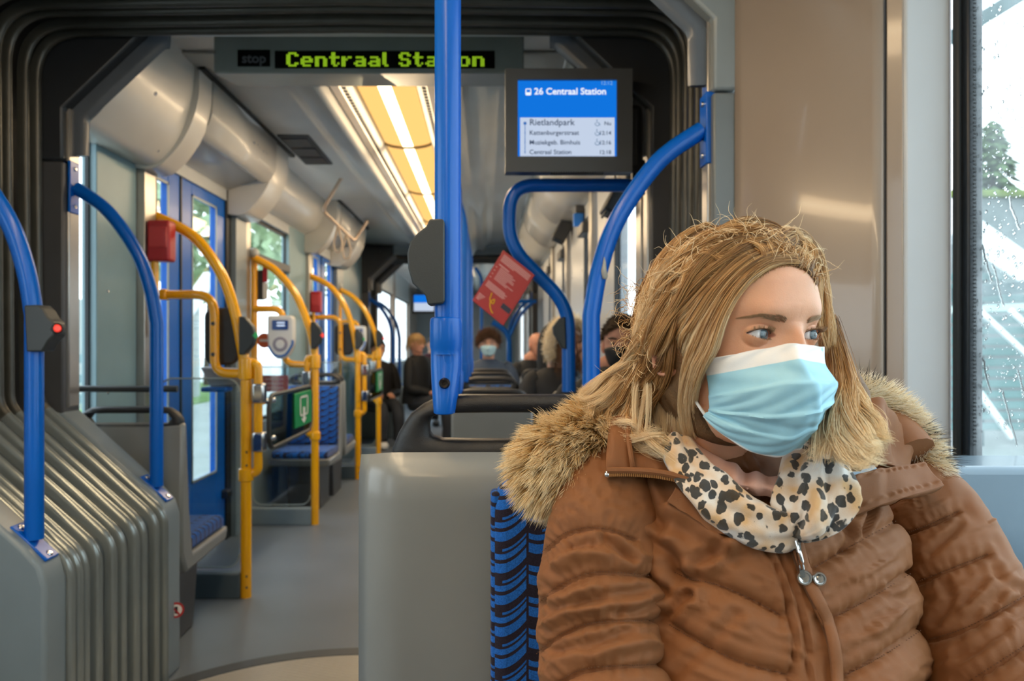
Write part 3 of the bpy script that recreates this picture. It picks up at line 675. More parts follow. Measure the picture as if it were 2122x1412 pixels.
# worn patch on t3
pw = W(1250, 575, 1.955)
G = []
for i, a in enumerate(np.linspace(-.55, .25, 6)):
    G.append([])
wpts = [W(px, py, 1.93) for px, py in ((1252, 532), (1256, 545), (1257, 560), (1260, 572), (1257, 580), (1249, 577), (1246, 562), (1249, 548))]
MB().add(wpts, [tuple(range(8))]).obj('worn_patch', pm('bare_primer', '#a9a59c', .5), t3, solid=.002)
def stop_box(poly_px, Y, parent, dep=.046, btn=None, bcol=None, mat=None):
    P = [(W(a, b, Y).x, W(a, b, Y).z) for a, b in poly_px]
    o = MB().prism(P, Y-dep/2, Y+dep/2).obj('button_box', mat or DARKP, parent, bevel=.004, seg=3)
    if btn:
        p = W(btn[0], btn[1], Y-dep*.35); ax = Vector((btn[2], -1, .15)).normalized(); r = btn[3]
        MB().lathe([(0, .006), (r*.7, .0055), (r, .002), (r, -.006)], p, ax, 18).obj('button', bcol, parent)
        MB().lathe([(r, .001), (r*1.1, .005), (r*1.4, .003), (r*1.45, -.008)], p, ax, 18).obj('button_ring', BLACKP, parent)
    return o
BTNR = pm('stop_button_red', '#e8453a', .4, emit='#ff3a28', es=.5); BTNG = pm('open_button_green', '#1f9a55', .4, emit='#18a050', es=.15)
stop_box([(63, 634), (93, 633), (104, 644), (113, 660), (123, 668), (126, 682), (124, 696), (112, 708), (100, 729), (68, 729)], 1.95, t1, .056, (118, 681, .9, .010), BTNR)
# vertical blue pole with fork foot on the seat handle
vp = empty('grab_pole', (-.06, 1.2, 1.04), 'thick blue vertical pole clamped on the black seat handle', 'grab pole')
px0 = W(928, 0, 1.2).x
MB().tube([(px0, 1.2, 1.10), (px0, 1.2, 2.26)], .0205, 28).obj('tube', BLUE, vp)
MB().lathe([(.0205, .058), (.0238, .056), (.025, .050), (.025, .012), (.0235, .008), (.0235, 0)], (px0-.003, 1.2, W(0, 735, 1.2).z), (0, 0, 1), 32).obj('sleeve', BLUE, vp)
G = []
for py, hw, hd, dx in ((734, .0238, .024, -.003), (760, .0236, .026, -.003), (790, .0222, .031, -.0035), (820, .0200, .035, -.004), (846, .0180, .037, -.0045), (855, .0168, .036, -.005), (857, .014, .033, -.005)):
    z = W(0, py, 1.2).z; row = []
    for k in range(32):
        a = 2*math.pi*k/32; ca, sa = math.cos(a), math.sin(a)
        row.append((px0+dx+hw*math.copysign(abs(ca)**.75, ca), 1.205+hd*math.copysign(abs(sa)**.75, sa), z))
    G.append(row)
b = MB().grid(G, closev=True); b.add(G[-1], [tuple(range(32))]); b.obj('fork', BLUE, vp)
sp_ = W(921, 795, 1.172)
MB().lathe([(0, .001), (.0026, .001), (.003, .004), (.0062, .0045), (.0085, .001), (.0088, -.006)], sp_, (0, -1, 0), 20).obj('bolt', pm('bolt_dark', '#3a3634', .25, metal=.8), vp)
stop_box([(893, 459), (919, 459), (923, 464), (923, 626), (919, 631), (889, 634), (884, 615), (858, 590), (849, 560), (847, 530), (853, 506), (868, 488), (886, 474)], 1.19, vp, .05)
# receding blue poles along the aisle seats
for i, y in enumerate((3.40, 4.58, 5.38, 6.08)):
    e = empty('grab_pole', (-.13, y, .9), 'slim blue pole on the aisle seats behind the thick pole, %s of four' % ordn[i], 'grab pole', 'blue poles on the aisle seats')
    MB().tube(fillet([(-.128, y, .93), (-.128, y, 1.86), (-.20, y, 2.12), (-.20, y, 2.2)], .08), .0215, 14).obj('tube', BLUE, e)
    MB().lathe([(.0215, .06), (.026, .058), (.026, .0), (.022, -.05)], (-.128, y, .97), (0, 0, 1), 16).obj('clamp', BLUE, e)
# blue loop of bent tube at the far portal, with a dark button box
lp = empty('grab_pole', (.2, 2.66, .9), 'bent blue tube loop below the screen with a red card', 'grab pole')
L = [W(a, b, 2.66) for a, b in ((1322, 391), (1300, 384), (1058, 384), (1054, 508), (1178, 634), (1179, 812))]
MB().tube(fillet(L, [0, .03, .085, .085, .085, 0], 8), .0235, 18).obj('tube', BLUE, lp)
MB().box(.50, .545, 2.645, 2.675, 1.66, 1.78).obj('bracket', DARKP, lp, bevel=.004)
stop_box([(1170, 657), (1172, 724), (1163, 722), (1157, 708), (1147, 692), (1145, 678), (1150, 670), (1158, 660)], 2.655, lp, .05)
# blue braces far away
for i, (pts, lab) in enumerate(((((1055, 700), (1075, 655), (1105, 625)), 'thin blue brace behind the red card'), (((1060, 625), (1112, 625)), 'short blue crossbar behind the red card'),
        (((985, 555), (998, 575), (998, 916)), 'thin bent blue rail behind the aisle poles'), (((1020, 668), (1055, 690), (1058, 916)), 'bent blue pole next to the masked young man'))):
    e = MB().tube(fillet([W(a, b, 9.0) for a, b in pts], .15), .02*(1.6 if i == 3 else 1.1), 10).obj('grab_rail', BLUE); tag(e, lab, 'grab rail')

# ---------------------------------------------------------------- yellow door poles
def stop_small(parent, x, y, z, mat_btn):
    P = [(x-.014, z+.085), (x+.012, z+.085), (x+.048, z+.04), (x+.058, z), (x+.05, z-.04), (x+.012, z-.085), (x-.014, z-.085)]
    MB().prism(P, y-.05, y).obj('button_box', DARKP, parent, bevel=.006)
    MB().lathe([(0, .008), (.013, .007), (.017, 0)], (x+.054, y-.035, z), (1, -.4, 0), 16).obj('button', mat_btn, parent)
def clamp_pair(parent, x, y, zs):
    for z in zs: MB().box(x-.028, x+.028, y-.03, y+.03, z-.045, z+.045).obj('silver_clamp', CHROME, parent, bevel=.01, seg=3)
def collar(parent, x, y, z, h=.09): return MB().lathe([(.026, 0), (.033, .004), (.034, .015), (.034, h-.015), (.033, h-.004), (.026, h)], (x, y, z), (0, 0, 1), 24).obj('collar', YEL, parent)
def pole_a(y, label):
    x = -1.09; e = empty('door_pole', (x, y, 0), label, 'grab pole', 'yellow arched poles at the doors')
    MB().tube([Vector((x, y, 0)), Vector((x, y, 1.02))]+cr([Vector(p) for p in ((x-.012, y, 1.10), (-1.144, y, 1.307), (-1.21, y, 1.48), (-1.33, y, 1.636), (-1.50, y, 1.725))], 8), .0245, 18).obj('arched_tube', YEL, e)
    MB().tube(fillet([Vector(p) for p in ((-1.47, y+.03, 1.373), (-1.243, y+.03, 1.373), (-1.243, y+.03, 1.012), (-1.10, y, 1.012))], .09), .021, 16).obj('loop_tube', YEL, e)
    MB().box(-1.49, -1.455, y+.005, y+.055, 1.348, 1.398).obj('wall_socket', YEL, e, bevel=.008)
    MB().prism(rounded_rect(-1.30, -1.142, 1.05, 1.315, .045), y+.05, y+.085).obj('leaning_pad', BLACKP, e, bevel=.012, seg=3)
    for z in (1.10, 1.24): screw(Vector((-1.243, y+.008, z)), (0, -1, 0), .009, e, DARKP)
    MB().tube(fillet([Vector(p) for p in ((x, y, 1.06), (x+.055, y, 1.06), (x+.055, y, .565), (x, y, .555))], .05), .020, 16).obj('side_tube', YEL, e)
    collar(e, x, y, .985, .10); collar(e, x, y, .525, .06)
    clamp_pair(e, x+.062, y-.004, (.925, .705)); stop_small(e, x+.0, y-.012, 1.185, BTNG)
    MB().box(XL+.0, x-.02, y-.03, y+.03, 0, .114).obj('floor_beam', pm('beam_slate', '#4b5a64', .5), e, bevel=.006)
    MB().prism(rounded_rect(XL+.03, x-.035, .13, .99, .06), y+.012, y+.020).obj('draught_screen', GLASSD, e)
    MB().tube([Vector((a, y+.016, b)) for a, b in rounded_rect(XL+.03, x-.035, .13, .99, .06)], .004, 6).obj('screen_edge', pm('seal_light', '#a9b4b4', .4), e)
    for z in (.05, .10, .60, .66): screw(Vector((x+.01, y-.024, z)), (0, -1, 0), .005, e, DARKP)
    return e
def pole_b(y, label):
    x = -1.09; e = empty('door_pole', (x, y, 0), label, 'grab pole', 'yellow arched poles at the doors')
    MB().tube([Vector((x, y, 0)), Vector((x, y, 1.04))]+cr([Vector(p) for p in ((x-.004, y, 1.12), (-1.13, y, 1.26), (-1.215, y, 1.463), (-1.344, y, 1.616), (-1.47, y, 1.69))], 8), .0245, 18).obj('arched_tube', YEL, e)
    MB().tube([(-1.49, y+.04, .55), (-1.49, y+.04, 1.70)], .022, 14).obj('wall_pole', YEL, e)
    MB().ball((-1.49, y+.04, 1.73), .034, .03, .034).obj('cap', GREYL, e)
    MB().tube(fillet([Vector(p) for p in ((-1.49, y+.03, 1.371), (-1.30, y+.02, 1.371), (-1.29, y+.02, 1.02), (-1.10, y, 1.012))], .07), .021, 16).obj('loop_tube', YEL, e)
    MB().tube(fillet([Vector(p) for p in ((x, y, 1.06), (x-.05, y, 1.06), (x-.05, y, .58), (x, y, .56))], .045), .020, 16).obj('side_tube', YEL, e)
    collar(e, x, y, .99, .09); collar(e, x, y, .535, .055); clamp_pair(e, x-.05, y-.01, (.93, .70)); stop_small(e, x+.0, y-.012, 1.20, BTNR)
    MB().box(XL+.0, x-.02, y-.03, y+.03, 0, .105).obj('floor_beam', pm('beam_grey', '#7b8b93', .5), e, bevel=.006)
    MB().prism(rounded_rect(XL+.03, x-.035, .12, 1.0, .06), y+.012, y+.020).obj('draught_screen', GLASSD, e)
    MB().tube([Vector((a, y+.016, b)) for a, b in rounded_rect(XL+.03, x-.035, .12, 1.0, .06)], .004, 6).obj('screen_edge', MATS['seal_light'], e)
    return e
pole_a(3.5, 'yellow arched pole with black leaning pad at the first door'); pole_b(4.91, 'yellow arched pole holding the first white card reader')
pole_a(6.55, 'yellow arched pole with black leaning pad at the second door'); pole_b(7.80, 'yellow arched pole holding the second white card reader')
# swing gates with green exit sign
def gate(y0, y1, label):
    x = -1.015; e = empty('exit_gate', (x, y0, .7), label, 'gate', 'swing gates with green exit signs')
    P = [Vector((x, a, b)) for a, b in rounded_rect(y0, y1, .655, .905, .07)]; P.append(P[0])
    MB().tube(P, .011, 10, caps=False).obj('gate_frame', DARKP, e)
    MB().prism(rounded_rect(y0+.01, y1-.01, .665, .895, .06), x-.004, x+.004, 'x').obj('gate_panel', glass_mat('smoked_panel', '#8e9894', .15), e)
    MB().box(x-.008, x+.010, y1-.40, y1-.02, .70, .885).obj('green_sign', GREEN, e, bevel=.003)
    s = MB(); ym = y1-.21
    X_ = x+.0115
    def q(a0, a1, b0, b1): s.box(X_-.001, X_+.001, a0, a1, b0, b1)
    q(ym-.09, ym+.09, .853, .862); q(ym-.09, ym-.075, .755, .862); q(ym+.075, ym+.09, .755, .862); q(ym-.09, ym-.03, .755, .764); q(ym+.03, ym+.09, .755, .764)
    s.add([(X_, ym-.06, .74), (X_, ym+.06, .74), (X_, ym, .712)], [(0, 1, 2)]); s.box(X_-.001, X_+.001, ym-.02, ym+.02, .74, .80)
    s.obj('exit_pictogram', WHITEINK, e)
    for z in (.70, .88): MB().tube([(x-.02, y0-.03, z), (x, y0+.08, z)], .014, 10).obj('hinge_arm', CHROME, e)
    return e
gate(3.60, 4.46, 'dark framed swing gate with green exit arrow sign at the first door'); gate(6.66, 7.5, 'dark framed swing gate with green exit arrow sign at the second door')
# card readers
def reader(y, label, s=1.):
    cx, cz = -1.29, 1.19; e = empty('card_reader', (cx, y, 1.05), label, 'card reader', 'white card readers on yellow poles')
    P = [(cx-.082, cz+.135), (cx+.082, cz+.135), (cx+.085, cz-.03), (cx+.06, cz-.105), (cx+.015, cz-.14), (cx-.03, cz-.135), (cx-.07, cz-.09), (cx-.082, cz-.04)]
    P = [(p.x, p.z) for p in fillet([Vector((a, 0, b)) for a, b in P]+[Vector((P[0][0], 0, P[0][1]))], .03)][:-1]
    MB().prism(P, y-.07, y).obj('body', WHITE, e, bevel=.012, seg=3)
    MB().prism(rounded_rect(cx-.05, cx+.05, cz+.045, cz+.105, .006), y-.075, y-.068).obj('display', pm('reader_display', '#16264a', .2, emit='#2a4a86', es=.35), e)
    for k in range(2): MB().box(cx-.02, cx+.03, y-.0765, y-.0745, cz+.085-.018*k, cz+.093-.018*k).obj('display_text', pm('display_glyph', '#c8d8f0', .3, emit='#c8d8f0', es=.8), e)
    MB().lathe([(0, .004), (.028, .004), (.046, .002), (.048, -.002)], (cx-.0, y-.071, cz-.045), (0, -1, 0), 28).obj('target_ring', pm('reader_ring', '#9a94a0', .3), e)
    MB().lathe([(0, .004), (.026, .004), (.029, -.002)], (cx-.0, y-.0735, cz-.045), (0, -1, 0), 24).obj('target', WHITE, e)
    sw = [(cx-.075, cz-.055), (cx-.03, cz-.115), (cx+.03, cz-.112), (cx+.074, cz-.05), (cx+.076, cz-.02)]
    MB().tube(cr([(a, y-.070, b) for a, b in sw], 5), .008, 8, flat=(1, .4)).obj('swoosh', pm('swoosh_blue', '#3d6fb5', .4), e)
    return e
reader(4.90, 'white card reader with small display on the yellow pole by the first door'); reader(7.79, 'white card reader with small display on the yellow pole by the second door')
# red boxes
for (y, z, lab, w) in ((3.40, 1.60, 'red emergency box on the silver post by the first door', .10), (6.53, 1.50, 'red emergency box on the post by the second door', .09)):
    e = empty('emergency_box', (XL+.06, y, z), lab, 'emergency box')
    MB().box(XL+.035, XL+.035+w, y-.03, y+.05, z-.09, z+.09).obj('case', RED, e, bevel=.012, seg=3)
    MB().box(XL+.045, XL+.025+w, y-.035, y-.028, z-.03, z+.06).obj('lid', pm('red_lid', '#c53a3c', .3), e, bevel=.004)
    MB().tube([(XL+.06, y, z-.09), (XL+.06, y, z-.42)], .016, 12).obj('conduit', YEL, e)
# small tray behind the first pole
tr = empty('litter_tray', (-1.2, 3.62, .95), 'small grey tray with blue lip behind the first yellow pole', 'tray')
MB().prism([(-1.33, 1.04), (-1.13, 1.03), (-1.10, .99), (-1.14, .955), (-1.28, .945)], 3.58, 3.68).obj('tray_body', pm('tray_grey', '#8f95a2', .4), tr, bevel=.008)
MB().box(-1.32, -1.2, 3.56, 3.66, .925, .948).obj('lip', BLUEDOOR, tr, bevel=.008)
# grab rail with straps under the ceiling
gr = empty('strap_rail', (-1.0, 6.4, 1.9), 'slim metal ceiling rail with two hanging hand straps', 'strap rail')
Rl = [W(a, b, Y) for a, b, Y in ((712, 362, 5.6), (668, 436, 5.6), (734, 500, 6.5), (762, 458, 6.5))]
MB().tube(fillet(Rl, .06), .013, 10).obj('rail', pm('rail_satin', '#c8b09a', .3, metal=.5), gr)
for a, b, Y in ((700, 470, 6.0), (718, 486, 6.25)):
    p = W(a, b, Y)
    MB().tube(fillet([p+Vector((0, 0, .01)), p+Vector((-.035, 0, -.13)), p+Vector((-.02, 0, -.20)), p+Vector((.02, 0, -.20)), p+Vector((.035, 0, -.13)), p+Vector((0, 0, .01))], .03), .008, 8).obj('hand_strap', pm('strap_tan', '#b3a08c', .5), gr)
# ---------------------------------------------------------------- destination sign
# notices by the doors
nb = empty('notice_holder', (XL+.03, 4.98, 1.4), 'dark notice holder with red and white strip behind the first card reader', 'notice')
a_, b_ = W(521, 622, 4.96), W(549, 560, 4.96); MB().box(a_.x, b_.x, 4.955, 4.975, a_.z, b_.z).obj('dark_case', CHAR, nb, bevel=.004)
a_, b_ = W(545, 585, 4.95), W(554, 552, 4.95); MB().box(a_.x, b_.x, 4.945, 4.955, a_.z, b_.z).obj('red_strip', RED, nb); a_, b_ = W(545, 620, 4.95), W(554, 586, 4.95); MB().box(a_.x, b_.x, 4.945, 4.955, a_.z, b_.z).obj('white_strip', WHITE, nb)
ps = empty('poster', tuple(W(570, 790, 4.94)), 'pale red poster on the glass screen behind the first gate', 'poster')
a_, b_ = W(545, 812, 4.945), W(598, 778, 4.945); MB().box(a_.x, b_.x, 4.932, 4.936, a_.z, b_.z).obj('sheet', pm('poster_red', '#c9675c', .5), ps)
for k in range(3): MB().box(a_.x+.02, b_.x-.03, 4.930, 4.932, a_.z+.02+.028*k, a_.z+.03+.028*k).obj('print_line', pm('poster_pale', '#e2b3aa', .5), ps)
ds = empty('round_sticker', tuple(W(548, 706, 4.92)), 'orange round no entry sticker on the glass beside the first reader', 'sticker')
c_ = W(548, 706, 4.948); MB().lathe([(0, .002), (.048, .002), (.048, 0)], c_, (0, -1, 0), 24).obj('disc', pm('sticker_orange', '#d9683c', .5), ds); MB().box(c_.x-.03, c_.x+.03, 4.942, 4.9455, c_.z-.008, c_.z+.008).obj('bar', WHITEINK, ds)
sg = empty('destination_sign', (XC, 2.95, 2.2), 'overhead sign with green dot matrix reading Centraal Station', 'sign')
YS = 2.93
q = [(YS, W(0, 152, YS).z), (YS, 2.335), (3.2, 2.335), (3.2, 2.215), (3.12, 2.205)]
MB().prism(q, W(442, 0, YS).x, W(1086, 0, YS).x, 'x')    .obj('housing', pm('sign_housing', '#7c8482', .4), sg, bevel=.008)
MB().box(W(570, 0, YS).x, W(1025, 0, YS).x, YS-.004, YS+.01, W(0, 142, YS).z, W(0, 106, YS).z).obj('matrix_panel', pm('matrix_black', '#08090a', .5, spec=.1), sg)
MB().box(W(493, 0, YS).x, W(560, 0, YS).x, YS-.004, YS+.01, W(0, 138, YS).z, W(0, 104, YS).z).obj('stop_panel', MATS['matrix_black'], sg)
text('stop_lettering', 'stop', .052, at(W(501, 130, YS-.0055)), pm('stop_dim', '#55585e', .4), sg, bold=.0012)
F = {'C': '.####.|##..##|##....|##....|##....|##..##|.####.', 'e': '......|......|.####.|##..##|######|##....|.####.', 'n': '......|......|#####.|##..##|##..##|##..##|##..##',
     't': '.##..|.##..|#####|.##..|.##..|.##.#|..##.', 'r': '.....|.....|##.##|###..|##...|##...|##...', 'a': '......|......|.####.|....##|.#####|##..##|.#####', 'l': '##.|##.|##.|##.|##.|##.|.##',
     'S': '.####.|##..##|##....|.####.|....##|##..##|.####.', 'i': '##|..|##|##|##|##|##', 'o': '......|......|.####.|##..##|##..##|##..##|.####.', ' ': '...|...|...|...|...|...|...'}
cx = 0; rows = []
for li, ch in enumerate('Centraal Station'):
    g = F[ch].split('|')
    for r_, line in enumerate(g):
        for c_, k in enumerate(line):
            if k == '#': rows.append((cx+c_, r_, li))
    cx += len(g[0])+1
x0, x1 = W(594, 0, YS).x, W(1004, 0, YS).x; st = (x1-x0)/(cx-1); zt = W(0, 109.5, YS).z; sz = (zt-W(0, 139, YS).z)/7
dms = {}
for c_, r_, li in rows: dms.setdefault(li, MB()).box(x0+st*(c_+.12), x0+st*(c_+.88), YS-.0065, YS-.003, zt-sz*(r_+.88), zt-sz*(r_+.10))
for li in dms: tag(dms[li].obj('matrix_letter', emit_mat('led_green', (.36, .66, .02, 1), .75), sg), kind='stuff')
# ---------------------------------------------------------------- monitor
YM = 2.52
mo = empty('information_screen', (W(1180, 0, YM).x, YM, 1.75), 'dark framed screen showing line 26 Centraal Station', 'screen')
def mx(px): return W(px, 0, YM).x
def mz(py): return W(0, py, YM).z
fr = pm('monitor_frame', '#4a4c4e', .35, var=.03)
b = MB()
b.box(mx(1047), mx(1073), YM-.006, YM+.05, mz(357), mz(143)); b.box(mx(1278), mx(1310), YM-.006, YM+.05, mz(357), mz(143)); b.box(mx(1073), mx(1278), YM-.006, YM+.05, mz(166), mz(143)); b.box(mx(1073), mx(1278), YM-.006, YM+.05, mz(357), mz(325))
b.obj('bezel', fr, mo)
MB().box(mx(1050), mx(1307), YM+.012, YM+.075, mz(355), mz(146)).obj('casing', CHAR, mo, bevel=.01)
MB().box(mx(1275), mx(1342), YM+.07, YM+.12, mz(345), mz(200)).obj('mount', CHAR, mo, bevel=.02)
SCB = emit_mat('screen_blue', (.006, .19, .80, 1), .85); SCW = emit_mat('screen_white', (.62, .72, .90, 1), .82); INK = emit_mat('screen_ink', (.02, .05, .12, 1), .6); SCT = emit_mat('screen_text_white', (.9, .95, 1, 1), .95)
MB().box(mx(1072), mx(1279), YM+.006, YM+.012, mz(326), mz(165)).obj('display', SCB, mo)
MB().box(mx(1078), mx(1274), YM+.004, YM+.0062, mz(323), mz(243)).obj('timetable', SCW, mo)
def stx(name, body, px, py, size, mat, bold=0., al='LEFT'): return text(name, body, size, at(Vector((mx(px), YM+.0032, mz(py)))), mat, mo, bold, al, .0002)
stx('headline', '26 Centraal Station', 1107, 195, .0300, SCT, .0006)
stx('clock', '12:12', 1270, 175, .018, emit_mat('screen_dim', (.25, .5, .9, 1), .8), 0, 'RIGHT')
for i, (nm, tm, py, sz_) in enumerate((('Rietlandpark', 'Nu', 259, .029), ('Kattenburgerstraat', '12:14', 279, .021), ('Muziekgeb. Bimhuis', '12:16', 299, .021), ('Centraal Station', '12:18', 319, .021))):
    stx('stop_name', nm, 1097, py, sz_, INK, .0002); stx('stop_time', tm, 1267, py, .018, INK, .0002, 'RIGHT')
    if i < 3:
        wc = MB(); cx_, cz_ = mx(1238), mz(py-5)
        wc.tube([(cx_+.007*math.cos(a), YM+.0032, cz_-.003+.007*math.sin(a)) for a in np.linspace(-3.6, .2, 9)], .0011, 4); wc.tube([(cx_-.001, YM+.0032, cz_+.011), (cx_-.001, YM+.0032, cz_), (cx_+.006, YM+.0032, cz_), (cx_+.009, YM+.0032, cz_-.008)], .0012, 4)
        wc.obj('wheelchair_mark', emit_mat('screen_mark', (.12, .25, .45, 1), .7), mo)
    MB().lathe([(0, .0004), (.0052 if i == 0 else .0022, .0003)], (mx(1088), YM+.0036, mz(py-4)), (0, -1, 0), 12).obj('stop_dot', emit_mat('screen_dot', (.02, .15, .5, 1), .8), mo)
MB().box(mx(1087.3), mx(1088.7), YM+.0034, YM+.0042, mz(318), mz(256)).obj('line_stroke', MATS['screen_dot'], mo)
ic = MB(); ic.prism(rounded_rect(mx(1089), mx(1101), mz(197), mz(183), .004), YM+.0028, YM+.0034); ic.obj('tram_icon', SCT, mo)
MB().prism(rounded_rect(mx(1091), mx(1099), mz(191), mz(185), .002), YM+.0022, YM+.0030).obj('icon_window', SCB, mo)
for k in range(22): 
    MB().box(mx(1142+5*k), mx(1145+5*k), YM-.004, YM+.03, mz(359.5), mz(357)).obj('vent_slot', SEAL, mo)
# ---------------------------------------------------------------- red card on the blue loop
YC = 2.585
a_, b_, d_ = W(1043, 518, YC), W(1108, 570, YC-.02), W(985, 628, YC)
ux, vx = (b_-a_), (d_-a_); vx = vx-ux.normalized()*vx.dot(ux.normalized())*.35; nz = ux.cross(vx).normalized()
if nz.y > 0: nz = -nz
rc = empty('hanging_card', tuple((b_+d_)/2), 'red card with white text lines hanging on the blue loop', 'card')
def cp(u, v, o=0.): return a_+ux*u+vx*v+nz*o
MB().add([cp(0, 0), cp(1, 0), cp(1, 1), cp(0, 1), cp(0, 0, -.012), cp(1, 0, -.012), cp(1, 1, -.012), cp(0, 1, -.012)], [(0, 1, 2, 3), (7, 6, 5, 4), (0, 4, 5, 1), (1, 5, 6, 2), (2, 6, 7, 3), (3, 7, 4, 0)]).obj('card', REDC, rc, bevel=.001)
tx = MB(); RR = random.Random(3)
def line(u0, u1, v, h=.010): tx.add([cp(u0, v, .0008), cp(u1, v, .0008), cp(u1, v+h, .0008), cp(u0, v+h, .0008)], [(0, 1, 2, 3)])
for k in range(6): line(.08, .93 if k < 5 else .5, .05+.022*k, .011)
line(.10, .42, .225, .016)
for k in range(9): line(.18, .5+RR.random()*.3, .26+.026*k, .011)
for k in range(4): line(.06, .10, .29+.065*k, .012)
for k in range(5): line(.08, .60+RR.random()*.1, .56+.022*k, .011)
for k in range(4): line(.05, .24-.03*k, .82+.03*k, .014)
tag(tx.obj('text_lines', pm('card_print', '#e4a9ab', .5), rc), kind='stuff')
MB().tube(cr([cp(u, v, .002) for u, v in ((.33, .69), (.38, .80), (.50, .82), (.47, .75), (.42, .83), (.52, .92), (.62, .95))], 5), .0022, 6).obj('squiggle', pm('squiggle_yellow', '#f0b529', .5), rc)
MB().add([cp(.70, .70, .0009), cp(.97, .70, .0009), cp(.97, .79, .0009), cp(.70, .79, .0009)], [(0, 1, 2, 3)]).obj('navy_field', pm('navy_print', '#1a2340', .5), rc)
# cards and boxes hanging by the right-hand windows
hc = empty('hanging_leaflets', tuple(W(1205, 448, 4.9)), 'blue and white leaflet holder hanging by the right-hand windows', 'leaflet holder')
for (a, b, c, d, m, n) in ((1188, 443, 1209, 470, pm('leaflet_blue', '#2b7fe0', .4), 'blue_leaflet'), (1210, 430, 1227, 470, WHITE, 'white_leaflet'), (1192, 418, 1225, 442, POSTG, 'holder')):
    p, q = W(a, d, 4.9), W(c, b, 4.9); MB().box(p.x, q.x, 4.88, 4.92, p.z, q.z).obj(n, m, hc, bevel=.004)
for k, (px, py, Y, lab) in enumerate(((1165, 480, 5.6, 'dark grey box under the ceiling cove by the far windows'), (1285, 415, 3.3, 'dark window bracket below the cove nearest the joint'))):
    c = W(px, py, Y); e = empty('ceiling_speaker', tuple(c), lab, 'speaker box')
    MB().obox(c, .10, .16, .16, Matrix.Rotation(.5, 3, 'Y')).obj('case', CHAR, e, bevel=.01); MB().obox(c+Vector((-.045, 0, -.02)), .012, .12, .11, Matrix.Rotation(.5, 3, 'Y')).obj('front', DARKP, e, bevel=.004)
# no-entry style sticker on the far cover
st_ = empty('warning_sticker', (XC-.64, 2.7, .35), 'small red and white round sticker on the grey cover edge', 'sticker')
p = Vector((XC-.6395, 2.685, W(0, 1265, 2.685).z))
MB().lathe([(0, .0006), (.024, .0006), (.024, 0)], p, (.35, -1, 0), 24).obj('white_disc', WHITEINK, st_)
MB().lathe([(.020, .0012), (.027, .0012), (.027, 0), (.020, 0)], p, (.35, -1, 0), 24).obj('red_ring', RED, st_)
MB().tube([p+Vector((-.014, -.002, .014)), p+Vector((.012, -.001, -.014))], .003, 6).obj('red_bar', RED, st_)
MB().obox(p+Vector((0, -.001, .0)), .012, .002, .024).obj('black_figure', SEAL, st_)
# second, far screen and reader group
fs = empty('information_screen', tuple(W(872, 628, 10.0)), 'small far blue and white screen left of the thick pole', 'screen')
p, q = W(858, 645, 10), W(899, 612, 10); MB().box(p.x-.03, q.x+.03, 10.0, 10.06, p.z-.03, q.z+.03).obj('casing', CHAR, fs, bevel=.01)
MB().box(p.x, q.x, 9.985, 10.0, p.z, q.z).obj('display', SCW, fs); MB().box(p.x, q.x, 9.975, 9.985, W(0, 628, 10).z, q.z).obj('display_header', SCB, fs)
# ---------------------------------------------------------------- the woman in the brown jacket
def smooth_tab(tab):
    t = np.array(tab); z = t[:, 0]; zz = np.linspace(z.min(), z.max(), 400)
    o = np.argsort(z); out = []
    for c in range(1, t.shape[1]):
        v = np.interp(zz, z[o], t[o, c]); k = np.hanning(31); k /= k.sum(); vp = np.pad(v, 15, mode='reflect', reflect_type='odd'); out.append(np.convolve(vp, k, 'valid'))
    return zz, out
HT = [(.1105, .004, .004, .006), (.108, .020, .022, .026), (.103, .034, .040, .042), (.093, .048, .060, .058), (.078, .060, .077, .073), (.055, .069, .090, .084), (.03, .0725, .0955, .088), (.0, .0715, .0895, .086), (-.03, .0665, .0865, .078), (-.055, .0595, .0845, .062), (-.08, .050, .082, .045), (-.099, .037, .077, .032), (-.109, .020, .055, .02), (-.1125, .004, .03, .004)]
HZ, (HW_, HF_, HB_) = smooth_tab(HT)
EYE = (.0325, .0685, .0, .0132)
